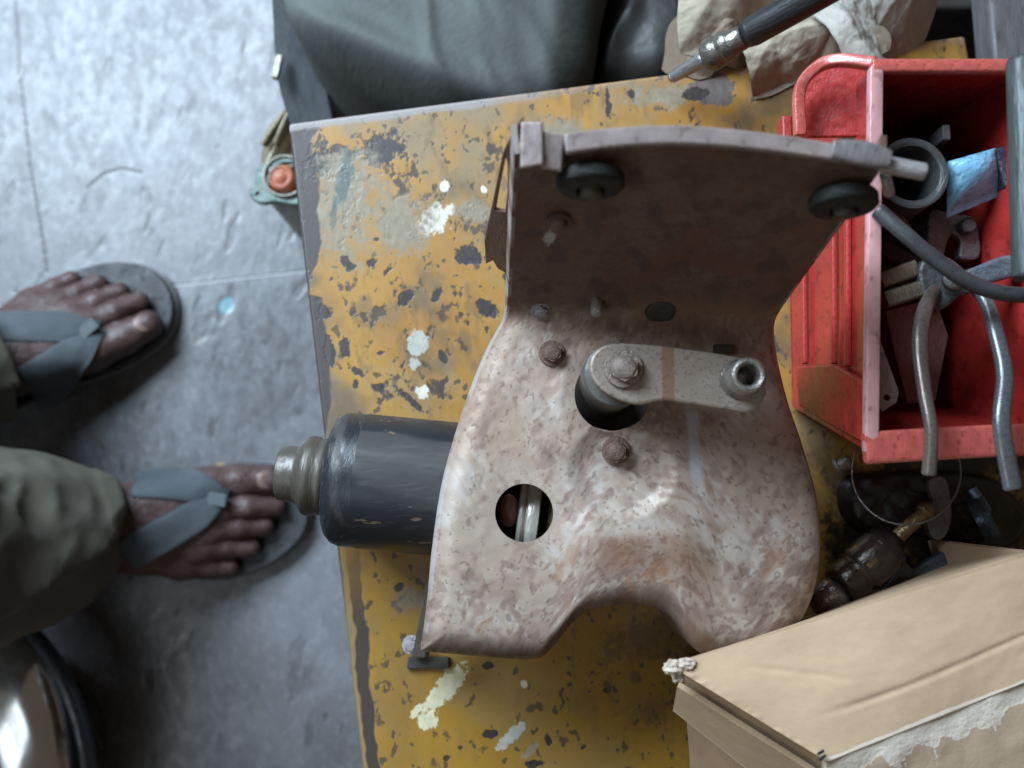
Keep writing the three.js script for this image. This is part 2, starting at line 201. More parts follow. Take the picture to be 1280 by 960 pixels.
    const loose = 0.7 * fbm(x * 85 + 2 * big, y * 62, 5, 120) + 0.3 * fbm(x * 420, y * 300, 3, 127), dens = lerp(0.675, 0.76, south) + 0.05 * sstep(0.16, 0.3, x); let k = 0.9 * sstep(dens - 0.035, dens + 0.035, loose); mixc(C.d, k); h -= 0.3 * k; // scattered small chips
    mixc([0.12, 0.09, 0.06], (0.75 - 0.5 * south) * sstep(0.55, 0.8, fbm(x * 38 + 11, y * 30, 4, 170))); k = sstep(0.69, 0.77, fbm(x * 210, y * 170, 3, 150)); mixc([0.07, 0.05, 0.035], 0.85 * k); h -= 0.15 * k;
    for (const m of near.get(Math.floor(x / CS) + ',' + Math.floor(y / CS)) ?? []) {
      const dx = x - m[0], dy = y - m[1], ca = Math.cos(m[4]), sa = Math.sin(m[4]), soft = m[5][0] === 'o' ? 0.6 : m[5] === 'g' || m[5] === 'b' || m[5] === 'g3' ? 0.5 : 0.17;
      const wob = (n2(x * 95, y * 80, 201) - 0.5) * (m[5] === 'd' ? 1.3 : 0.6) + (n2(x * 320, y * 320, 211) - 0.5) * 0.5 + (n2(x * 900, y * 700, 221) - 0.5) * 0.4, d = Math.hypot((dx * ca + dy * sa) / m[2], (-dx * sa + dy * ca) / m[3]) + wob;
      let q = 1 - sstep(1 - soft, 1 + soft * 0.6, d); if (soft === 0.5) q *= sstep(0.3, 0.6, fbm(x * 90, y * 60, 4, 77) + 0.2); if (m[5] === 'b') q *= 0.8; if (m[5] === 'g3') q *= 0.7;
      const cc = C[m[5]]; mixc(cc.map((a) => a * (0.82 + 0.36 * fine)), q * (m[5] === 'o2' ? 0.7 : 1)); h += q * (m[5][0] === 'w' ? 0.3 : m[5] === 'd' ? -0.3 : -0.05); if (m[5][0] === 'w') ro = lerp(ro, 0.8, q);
    }
    k = sstep(0.80, 0.86, 1 - Math.abs(2 * fbm(x * 26 + 5, y * 11, 2, 300) - 1) - 0.25 * fine) * sstep(0.5, 0.65, fbm(x * 18, y * 18, 3, 310)); mixc([0.17, 0.11, 0.045], 0.6 * k); h -= 0.06 * k;
    // the worn long edge: bare dark wood, wide at the far end, a strip with a rim of paint at the near end
    const e = x + 0.007 * (fbm(y * 60, 3, 3, 9) - 0.5) + 0.006 * (mid - 0.5), wide = 0.012 * (1 - sstep(0.06, 0.13, y)) + 0.007 * (1 - sstep(0.16, 0.24, y)) * sstep(0.45, 0.6, n2(y * 40, 8, 5) + 0.15);
    k = 1 - sstep(wide, wide + 0.002, e); mixc([0.06, 0.046, 0.045], k); h -= 0.2 * k;
    k = south * sstep(0.003, 0.0045, e) * (1 - sstep(0.011, 0.0125, e)); mixc([0.05, 0.036, 0.03], k); h -= 0.3 * k;
    k = south * (1 - sstep(0.003, 0.004, e)); mixc([0.22, 0.16, 0.08], k * 0.8);
    const f = y + 0.003 * (mid - 0.5); k = (1 - sstep(0.004, 0.007, f)) * (1 - 0.75 * sstep(0.1, 0.2, x)); mixc([0.3, 0.27, 0.27], k * 0.9);
    return [...c, h, ro];
  }, THREE.ClampToEdgeWrapping);
  const g = new RoundedBoxGeometry(W, 0.024, D, 3, 0.0025).translate(W / 2, TY - 0.012, D / 2), p = g.attributes.position, uv = g.attributes.uv;
  for (let i = 0; i < uv.count; i++) uv.setXY(i, clamp(p.getX(i) / W, 0.0005, 0.9995), clamp(p.getZ(i) / D, 0.0005, 0.9995));
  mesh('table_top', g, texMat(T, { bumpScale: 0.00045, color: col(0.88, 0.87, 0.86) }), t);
  const wood = mat(0.1, 0.07, 0.05, 0.8);
  for (const [x, z] of [[0.05, 0.05], [W - 0.05, 0.05], [0.05, D - 0.05], [W - 0.05, D - 0.05]]) mesh('leg', new RoundedBoxGeometry(0.04, TY - 0.026, 0.04, 2, 0.003).translate(x, (TY - 0.026) / 2, z), wood, t);
  for (const x of [0.05, W - 0.05]) mesh('apron', new THREE.BoxGeometry(0.02, 0.05, D - 0.15).translate(x, TY - 0.053, D / 2), wood, t);
  return t;
})();

// ------------------------------------------------------------------ rusty bracket with its cylinder and crank
const BY = 0.448;
{
  const br = thing('pressed_steel_bracket', 'rusty pressed steel mounting bracket with crank arm and black cylinder lying on the yellow workbench', 'bracket', P(770, 600, TY));
  const curve = (pts) => (t) => { let i = 0; while (i < pts.length - 2 && t > pts[i + 1][0]) i++; const p0 = pts[Math.max(0, i - 1)], p1 = pts[i], p2 = pts[i + 1], p3 = pts[Math.min(pts.length - 1, i + 2)], u = clamp((t - p1[0]) / (p2[0] - p1[0]), 0, 1), m1 = (p2[1] - p0[1]) / (p2[0] - p0[0]) * (p2[0] - p1[0]), m2 = (p3[1] - p1[1]) / (p3[0] - p1[0]) * (p2[0] - p1[0]), u2 = u * u, u3 = u2 * u; return (2 * u3 - 3 * u2 + 1) * p1[1] + (u3 - 2 * u2 + u) * m1 + (-2 * u3 + 3 * u2) * p2[1] + (u3 - u2) * m2; };
  const left = curve([[0, 634], [0.12, 606], [0.3, 577], [0.5, 553], [0.7, 540], [0.85, 534], [1, 526]]), right = curve([[0, 966], [0.1, 970], [0.25, 984], [0.4, 1004], [0.55, 1020], [0.7, 1025], [0.85, 1017], [1, 990]]);
  const bot = curve([[0, 814], [0.1, 818], [0.24, 823], [0.32, 822], [0.36, 806], [0.405, 780], [0.45, 764], [0.52, 757], [0.6, 757], [0.66, 766], [0.7, 786], [0.74, 812], [0.8, 822], [0.9, 818], [1, 800]]);
  const wty = curve([[0, 192], [0.15, 186], [0.4, 176], [0.65, 182], [0.85, 193], [1, 206]]), wallTop = (s) => P(lerp(643, 1106, s), wty(s), 0.573);
  const NS = 220, NT = 200, NW = 60, K = 7, px = (s, t) => lerp(left(t), right(t), s), py = (s, t) => lerp(390 + 10 * s, bot(s), t);
  const relief = (X, Y, s, t) => {                                      // metres, over the spot of the pressing seen at X, Y
    let h = 0.0011 * (fbm(X / 70, Y / 70, 3, 5) - 0.5) + 0.0005 * (fbm(X / 18, Y / 18, 2, 15) - 0.5);
    const tunnel = sstep(690, 755, X) * (1 - sstep(850, 905, X)) * sstep(560, 700, Y); h += 0.0052 * tunnel;
    h += 0.004 * sstep(0, 1, sstep(560, 700, X - (Y - 470) * 0.35)) * (1 - sstep(0.75, 1, t));       // the centre stands a little above the flank by the cylinder
    const d = Math.hypot(X - 778, (Y - 588) * 1.1); h -= 0.0032 * (1 - sstep(44, 72, d));
    const d2 = Math.hypot(X - 765, Y - 497); h += 0.0016 * (1 - sstep(60, 85, d2));
    h -= 0.006 * sstep(880, 990, X) * sstep(500, 640, Y);
    return h;
  };
  const edgeDrop = (d, R) => { const k = clamp(1 - d / R, 0, 1); return 1 - Math.sqrt(Math.max(0, 1 - k * k * 0.995)); };
  const surf = (s, t) => {
    if (t >= 0) {
      const X = px(s, t), Y = py(s, t), w = right(t) - left(t), hh = bot(s) - 395, R = 30, fade = sstep(0, 0.12, t);
      const drop = 0.011 * Math.max(edgeDrop(s * w, R) * fade, edgeDrop((1 - s) * w, R * 1.7) * fade, edgeDrop((1 - t) * hh, R * 0.9));
      return P(X, Y, BY + relief(X, Y, s, t) - drop);
    }
    const b = P(px(s, 0), py(s, 0), BY), q = b.lerp(wallTop(s), -t); q.z += 0.0012 * (fbm(s * 9, t * 9, 3, 8) - 0.5); return q;
  };
  const cols = NS + 2 * K + 1, rows = NW + NT + K + 1, G = [], UVs = [];
  for (let j = 0; j < rows; j++) for (let i = 0; i < cols; i++) { const s = clamp((i - K) / NS, 0, 1), t = j <= NW ? (j - NW) / NW : Math.min(1, (j - NW) / NT); G.push(surf(s, t)); UVs.push([s, t]); }
  for (let it = 0; it < 40; it++) for (let i = 0; i < cols; i++) { let prev = G[(NW - 12) * cols + i].clone(); for (let j = NW - 11; j < NW + 11; j++) { const a = j * cols + i, keep = G[a].clone(); G[a].multiplyScalar(0.5).addScaledVector(prev, 0.25).addScaledVector(G[a + cols], 0.25); prev = keep; } }
  for (let j = 0; j < rows; j++) for (let i = 0; i < cols; i++) {       // turned-down skirts, turned-back wall edges
    const ki = i < K ? K - i : i > K + NS ? i - K - NS : 0, kj = j > NW + NT ? j - NW - NT : 0; if (!ki && !kj) continue;
    const [s, t] = UVs[j * cols + i], back = 1 - sstep(-0.35, 0.05, t), notch = sstep(0.33, 0.4, s) * (1 - sstep(0.78, 0.84, s)), dep = ki ? (s < 0.5 ? 0.02 : 0.05) : lerp(0.026, 0.078, notch), k = Math.max(ki, kj) / K, q = G[j * cols + i];
    q.y -= dep * k * (1 - back); q.z -= 0.012 * k * back; q.x += (ki ? (s < 0.5 ? -1 : 1) : 0) * 0.0012 * Math.sin(k * Math.PI / 2);
    UVs[j * cols + i] = [s + (ki ? (s < 0.5 ? -1 : 1) * 0.004 * ki : 0), t + 0.006 * kj];
  }
  // holes: the round sight hole and the bigger one round the crank boss
  const holes = [[P(655, 641, BY), 0.0147], [P(764, 494, BY), 0.0192]], dead = new Uint8Array(G.length), full = []; for (let j = 0; j < rows - 1; j++) for (let i = 0; i < cols - 1; i++) { const a = j * cols + i; full.push([a, a + 1, a + cols, a + cols + 1]); }
  const nn = geo(G.flatMap((q) => [q.x, q.y, q.z]), full.flatMap(([a, b, c, d]) => [a, c, b, b, c, d]), UVs.flat()).attributes.normal, whole = G.map((q) => q.clone());
  for (const [c, r] of holes) { G.forEach((q, i) => { if (UVs[i][1] > 0 && Math.hypot(q.x - c.x, q.z - c.z) < r) dead[i] = 1; }); }
  const quads = full.filter((v) => !v.some((q) => dead[q]));
  for (const v of full) if (v.some((q) => dead[q])) for (const q of v) if (!dead[q]) for (const [c, r] of holes) { const dx = whole[q].x - c.x, dz = whole[q].z - c.z, d = Math.hypot(dx, dz); if (d < r + 0.003) { G[q].x = c.x + dx / d * r; G[q].z = c.z + dz / d * r; } }
const TH = 0.0024, N0 = G.length, pos = [], uv = [], idx = [];
  G.forEach((q) => pos.push(q.x, q.y, q.z)); G.forEach((q, i) => pos.push(q.x - nn.getX(i) * TH, q.y - nn.getY(i) * TH, q.z - nn.getZ(i) * TH));
  for (let r = 0; r < 2; r++) UVs.forEach(([s, t]) => uv.push((s + 0.06) / 1.12, (t + 1.02) / 2.1));
  const edges = new Map(); for (const [a, b, c, d] of quads) { idx.push(a, c, b, b, c, d, a + N0, b + N0, c + N0, b + N0, d + N0, c + N0); for (const [m, n] of [[a, c], [c, d], [d, b], [b, a]]) { const k = m < n ? m * 1e6 + n : n * 1e6 + m; edges.has(k) ? edges.set(k, null) : edges.set(k, [m, n]); } }
  const rim = [], base = pos.length / 3; for (const e of edges.values()) if (e) { const o = pos.length / 3; for (const v of [e[0], e[1], e[0] + N0, e[1] + N0]) { pos.push(pos[v * 3], pos[v * 3 + 1], pos[v * 3 + 2]); uv.push(uv[v * 2], uv[v * 2 + 1]); } idx.push(o, o + 2, o + 1, o + 1, o + 2, o + 3); }
  const R = tex(1400, 1700, (u, v) => {                                 // primer worn grey, rust freckles, bare brown upright
    const s = u * 1.12 - 0.06, t = v * 2.1 - 1.02, x = s * 0.19, y = t * 0.17, X = 560 + s * 440, Y = t >= 0 ? 395 + t * 420 : 395 + t * 200;
    const wx = x + 0.004 * (fbm(x * 60, y * 60, 3, 61) - 0.5), wy = y + 0.004 * (fbm(x * 60, y * 60, 3, 66) - 0.5), big = fbm(wx * 22, wy * 22, 4, 1), mid = fbm(wx * 90, wy * 80, 4, 14), fine = fbm(x * 520, y * 520, 3, 28), str = fbm(x * 90 + y * 60, y * 330 - x * 330, 3, 36);
    let c = [0.33, 0.258, 0.205], h = 0.6 + 0.12 * (fine - 0.5), ro = 0.5 + 0.25 * (mid - 0.5) + 0.15 * (fine - 0.5); const mixc = (q, k) => { c = c.map((a, i) => lerp(a, q[i], clamp(k, 0, 1))); };
    mixc([0.45, 0.405, 0.38], 0.62 * sstep(0.4, 0.66, 0.7 * fbm(wx * 30 + 4, wy * 26, 3, 95) + 0.3 * str)); mixc([0.28, 0.18, 0.125], 0.55 * sstep(0.48, 0.75, big));
    // where rust gathers: by the bend, over the two lower lobes, round the dish
    const low = sstep(640, 760, Y), bend = 1 - sstep(395, 470, Y), dish = 1 - sstep(60, 95, Math.hypot(X - 790, Y - 605)), den = 0.09 * low + 0.08 * bend + 0.06 * dish + 0.12 * (big - 0.5) + 0.045 * sstep(760, 960, X);
    let k = sstep(0.52 - den * 1.5, 0.8 - den * 1.5, 0.65 * fbm(wx * 75, wy * 65, 3, 14) + 0.35 * n2(wx * 330, wy * 330, 72)); mixc([0.2, 0.122, 0.095], k * 0.62); ro += 0.2 * k;
    k = sstep(0.63 - den * 1.3, 0.85 - den * 1.3, fbm(wx * 200, wy * 170, 3, 44)); mixc([0.16, 0.098, 0.076], k * 0.58); h -= 0.1 * k;
    k = sstep(0.7 - den, 0.85 - den, fbm(x * 480, y * 430, 2, 49)); mixc([0.12, 0.075, 0.058], k * 0.5); h -= 0.1 * k;
    k = sstep(0.64, 0.72, fbm(wx * 70 + 7, wy * 50, 4, 52)) * (0.4 + low); mixc([0.25, 0.12, 0.06], 0.45 * k);
    mixc([0.1, 0.065, 0.05], 0.75 * sstep(0.9, 0.97, t) * (0.4 + mid)); mixc([0.18, 0.08, 0.04], 0.6 * (1 - sstep(12, 40, Math.abs(Y - 735))) * sstep(720, 780, X) * (1 - sstep(850, 900, X)) * (0.5 + mid));
    mixc([0.4, 0.4, 0.43], 0.7 * (1 - sstep(3, 12, Math.abs(X - 865 + (Y - 540) * 0.05))) * sstep(505, 530, Y) * (1 - sstep(600, 650, Y)));
    const up = 1 - sstep(-0.1, 0.05 + 0.16 * (mid - 0.2), t); mixc([0.115, 0.062, 0.04], 0.85 * up); mixc([0.15, 0.07, 0.045], up * 0.6 * sstep(0.5, 0.7, big)); mixc([0.07, 0.05, 0.045], up * 0.6 * sstep(0.5, 0.7, mid)); ro = lerp(ro, 0.75, up);
    mixc([0.24, 0.15, 0.09], (1 - sstep(0.03, 0.16, Math.abs(t + 0.02))) * 0.55 * (s > 0.45 ? 1 : 0.3));
    k = 1 - sstep(0.6, 1.1, Math.hypot((s - 0.125) / 0.022, (t + 0.53) / 0.055) + 0.7 * (fine - 0.5)); mixc([0.45, 0.43, 0.4], k * 0.8);
    if (s < 0.012 || s > 0.99) mixc([0.4, 0.38, 0.38], 0.5 * sstep(0.35, 0.6, mid));
    return [...c, h, ro];
  }, THREE.ClampToEdgeWrapping);
  const rust = texMat(R, { bumpScale: 0.0005, metalness: 0.15 });
  const pg = geo(pos, idx, uv), pn = pg.attributes.normal; for (let i = 0; i < N0; i++) { pn.setXYZ(i, nn.getX(i), nn.getY(i), nn.getZ(i)); pn.setXYZ(i + N0, -nn.getX(i), -nn.getY(i), -nn.getZ(i)); }
  put('pressed_body', pg, rust, br);
  const brown = mat(0.2, 0.12, 0.095, 0.75, 0.15), grey = mat(0.44, 0.42, 0.44, 0.45, 0.35), dark = mat(0.06, 0.055, 0.05, 0.6), rubber = mat(0.012, 0.013, 0.011, 0.95), steel = mat(0.42, 0.4, 0.38, 0.38, 0.7), black = texMat(tex(1024, 512, (u, v) => { const a = fbm(u * 8, v * 6, 4, 3, 0), b = fbm(u * 90, v * 40, 3, 12), sc = sstep(0.62, 0.8, fbm(u * 120 + v * 90, v * 60 - u * 20, 3, 25)), dirt = sstep(0.52, 0.72, fbm(u * 14, v * 10, 4, 31)), chip = sstep(0.77, 0.8, fbm(u * 50, v * 50, 4, 41)); let c = [0.013, 0.015, 0.019].map((q) => q * (0.8 + 0.5 * a)); c = c.map((q, i) => lerp(q, [0.05, 0.042, 0.034][i], 0.4 * dirt)); c = c.map((q, i) => lerp(q, [0.16, 0.11, 0.07][i], 0.8 * chip)); c = c.map((q) => lerp(q, 0.1, 0.12 * sc)); return [...c, 0.6 + 0.1 * (b - 0.5) - 0.25 * chip - 0.1 * sc, 0.36 + 0.35 * dirt + 0.2 * (b - 0.5) + 0.3 * chip]; }), { bumpScale: 0.0005, clearcoat: 0.15, clearcoatRoughness: 0.35 });
  // upright: top rim, corner plate, side ear
  const lav = mat(0.35, 0.29, 0.28, 0.45, 0.2, G1, { bumpScale: 0.0002 });
  put('top_rim', bar([P(706, 181, 0.578), P(770, 173, 0.578), P(850, 170, 0.578), P(950, 178, 0.577), P(1040, 191, 0.577), P(1106, 201, 0.577)], (t) => 0.0082 - 0.0016 * t, 0.0045, { seg: 50, pow: 5 }), lav, br);
  put('rim_end', bar([P(1040, 186, 0.583), P(1080, 192, 0.583), P(1112, 200, 0.582)], (t) => 0.007 + 0.003 * Math.sin(t * 3), 0.004, { pow: 2.5 }), mat(0.24, 0.22, 0.22, 0.55, 0.2, G1, { bumpScale: 0.0002 }), br);
  put('pin', turned([[0, 0], [0, 0.0034], [0.018, 0.0034], [0.0186, 0.003], [0.0186, 0]], P(1098, 204, 0.577), P(1134, 211, 0.577)), grey, br);
  put('corner_plate', [plate([[651, 152], [678, 152], [679, 205], [650, 210]], P(665, 180, 0.578), V(-0.12, 1, 0.1), 0.003), plate([[677, 163], [706, 168], [702, 214], [677, 210]], P(690, 185, 0.576), V(0.12, 1, 0.2), 0.003)], lav, br);
  const eo = P(642, 335, 0.462), en = P(652, 150, 0.577).sub(eo).cross(P(604, 303, 0.468).sub(eo)).normalize(); if (en.y < 0) en.negate();
  put('side_ear', plate([[652, 149], [644, 158], [628, 190], [614, 258], [605, 300], [607, 330], [616, 326], [622, 336], [638, 345], [642, 300], [641, 215]], eo, en, 0.0022, { bevel: 0.0005, holes: [[[631, 192], [621, 245], [618, 263], [631, 265], [634, 240], [634, 205]]] }), brown, br);
  const wallPt = (s, w) => P(px(s, 0), py(s, 0), BY).lerp(wallTop(s), w), wn = V(0, 0.35, 0.94);
  for (const [s, w] of [[0.215, 0.9], [0.935, 0.86]]) {
    const wn = V(0, 0.1, 0.99), c = wallPt(s, w).addScaledVector(wn, 0.003), pad = put('rubber_pad', along(new THREE.LatheGeometry([[0.0055, 0], [0.013, 0], [0.014, 0.0015], [0.014, 0.005], [0.013, 0.0062], [0.007, 0.0078], [0.0055, 0.007], [0.0055, 0]].map((q) => new THREE.Vector2(...q)), 40), c, wn), rubber, br);
    mesh('bolt', local(along(hexBolt(0.0052, 0.006), c.clone().addScaledVector(wn, 0.0035), wn), br), mat(0.14, 0.12, 0.1, 0.5, 0.5), pad);
  }
  put('clip', turned([[0, 0], [0, 0.0022], [0.012, 0.0022], [0.012, 0]], P(1106, 218, 0.56), P(1112, 243, 0.55)), mat(0.5, 0.56, 0.58, 0.35, 0.5), br);
  put('bolt', along(hexBolt(0.0042, 0.005), wallPt(0.145, 0.64).addScaledVector(wn, 0.001), wn), brown, br);
  const onBody = (x, y) => { let best = 1e9, at = 0; for (let i = (NW - 14) * cols; i < (NW + NT) * cols; i++) { if (dead[i]) continue; const q = G[i].clone().sub(camera.position), d = q.dot(FWD), ex = 640 + q.x / d * FOC - x, ey = 480 - q.dot(UPV) / d * FOC - y, e = ex * ex + ey * ey; if (e < best) { best = e; at = i; } } return [G[at].clone(), V().fromBufferAttribute(nn, at)]; };
  // fasteners on the pressing
  for (const [x, y, r, h, m] of [[690, 441, 0.0052, 0.007, brown], [770, 563, 0.0056, 0.007, brown], [676, 388, 0.004, 0.003, grey]]) { const [q, n] = onBody(x, y); put('bolt', along(hexBolt(r, h), q, n), m, br); }
  { const [q, n] = onBody(745, 376); put('stud', along(turnedUp([[0, 0], [0, 0.003], [0.008, 0.003], [0.009, 0.0022], [0.009, 0]], V(0, 0, 0)), q, n), mat(0.5, 0.47, 0.44, 0.5, 0.3), br); }
  { const [q, n] = onBody(826, 388); put('plug', along(turnedUp([[0, 0], [0, 0.0078], [0.0012, 0.0075], [0.0018, 0.0055], [0.0012, 0.0035], [0.0012, 0]], V(0, 0, 0)), q, n), dark, br); }
  { const [q] = onBody(904, 437); put('slot_clip', new RoundedBoxGeometry(0.011, 0.004, 0.0045, 2, 0.001).translate(q.x, q.y + 0.0008, q.z), dark, br); }
  // crank: boss, arm, bolt, bushing
  const arm = (() => {
    const T = tex(512, 256, (u, v) => { const a = fbm(u * 9, v * 5, 4, 4), b = fbm(u * 60, v * 30, 3, 8), k = sstep(0.4, 0.415, u + 0.01 * (b - 0.5)) * (1 - sstep(0.47, 0.485, u + 0.02 * (b - 0.5))); let c = [0.27 + 0.1 * a, 0.245 + 0.1 * a, 0.23 + 0.1 * a]; c = c.map((q, i) => lerp(q, [0.25, 0.14, 0.085][i], k * 0.8)); const w = sstep(0.7, 0.95, u); c = c.map((q, i) => lerp(q, [0.36, 0.38, 0.38][i], w * 0.7)); const d = sstep(0.6, 0.75, b); return [...c.map((q) => q * (1 - 0.35 * d)), 0.5 + 0.3 * (b - 0.5), 0.48 + 0.2 * (b - 0.5)]; }, THREE.ClampToEdgeWrapping);
    return put('crank_arm', flat([[768, 429], [800, 430], [826, 432], [850, 435], [905, 443], [940, 452], [957, 470], [956, 497], [938, 514], [905, 511], [860, 504], [828, 500], [800, 505], [773, 499], [750, 485], [738, 466], [739, 447], [751, 434]], 0.489, 0.0065, { smooth: 90, bevel: 0.0013 }), texMat(T, { bumpScale: 0.0003, metalness: 0.25, color: col(0.92, 0.8, 0.7) }), br);
  })();
  const bossAt = P(771, 467, 0.483); put('crank_boss', turnedUp([[0.38 - 0.483, 0], [0.38 - 0.483, 0.0162], [-0.006, 0.0158], [-0.0005, 0.0152], [-0.0005, 0]], bossAt), mat(0.13, 0.125, 0.115, 0.5, 0.35, G1), br);
  mesh('bolt', local(along(hexBolt(0.0072, 0.0065), P(779, 461, 0.4895), V(0, 1, 0)), br), mat(0.34, 0.27, 0.24, 0.5, 0.35), arm);
  mesh('bushing', local(turnedUp([[0, 0], [0, 0.0095], [0.002, 0.0095], [0.003, 0.0083], [0.017, 0.0083], [0.0185, 0.0072], [0.0185, 0.0056], [0.017, 0.0048], [0.003, 0.0048], [0.003, 0]], P(925, 474, 0.489)), br), steel, arm);
  // black cylinder with a stepped spigot, its axis along the bench
  const c0 = P(350, 591, 0.393), c1 = P(655, 620, 0.393), L = (x) => (x - 350) / 2205;
  const can = put('cylinder', turned([[L(413), 0], [L(413), 0.025], [L(414), 0.0305], [L(417), 0.0332], [L(424), 0.0362], [L(432), 0.0374], [L(440), 0.0376], [L(452), 0.0374], [L(454), 0.0378], [L(600), 0.0378], [L(604), 0.036], [L(604), 0]], c0, c1, 80), black, br);
  mesh('spigot', local(turned([[L(349), 0], [L(349), 0.0135], [L(351), 0.0152], [L(362), 0.0158], [L(370), 0.0158], [L(376), 0.0172], [L(381), 0.0205], [L(383), 0.0217], [L(388), 0.0226], [L(396), 0.0222], [L(398), 0.0212], [L(404), 0.0216], [L(416), 0.0222], [L(416), 0]], c0, c1, 60), br), mat(0.1, 0.088, 0.074, 0.55, 0.25, G1), can);
  put('added_dark_plate', [new RoundedBoxGeometry(0.1, 0.012, 0.07, 2, 0.004).translate(...P(765, 500, 0.379).toArray()), new RoundedBoxGeometry(0.11, 0.012, 0.06, 2, 0.004).translate(...P(705, 650, 0.376).toArray())], mat(0.03, 0.027, 0.025, 0.7), br);  // dark plates added so the holes look shaded inside
  // inside, behind the sight hole
  const dx = V(1, 0, 0.12); put('link_disc', turned([[0, 0], [0, 0.026], [0.001, 0.0275], [0.0028, 0.0275], [0.0034, 0.0258], [0.0046, 0.0258], [0.005, 0.0278], [0.0105, 0.0278], [0.0115, 0.0265], [0.0115, 0]], P(646, 650, 0.409), P(646, 650, 0.409).add(dx)), mat(0.55, 0.53, 0.47, 0.4, 0.25), br);
  put('inner_disc', turned([[0, 0], [0, 0.024], [0.004, 0.024], [0.004, 0]], P(682, 652, 0.404), P(682, 652, 0.404).add(dx)), mat(0.25, 0.19, 0.1, 0.5, 0.4), br);
  put('knob', new THREE.SphereGeometry(0.0062, 24, 16).scale(0.9, 1, 1.4).translate(...P(636, 638, 0.428).toArray()), mat(0.42, 0.22, 0.2, 0.6), br);
  put('mounting_foot', [flat([[510, 822], [561, 822], [561, 836], [508, 836]], TY + 0.004, 0.004), plate([[540, 700], [552, 700], [530, 822], [514, 822]], P(530, 770, 0.39), V(-0.8, 0.35, 0), 0.003)], dark, br);
  put('bolt', along(hexBolt(0.0045, 0.005), P(515, 806, 0.362), V(-0.2, 1, 0)), grey, br);
  for (const [x, y] of [[600, 500], [940, 520], [620, 770], [960, 740]]) put('support_leg', turnedUp([[0, 0], [0, 0.006], [BY - TY - 0.009, 0.006], [BY - TY - 0.009, 0]], P(x, y, BY).setY(TY + 0.0005), 16), dark, br);
}

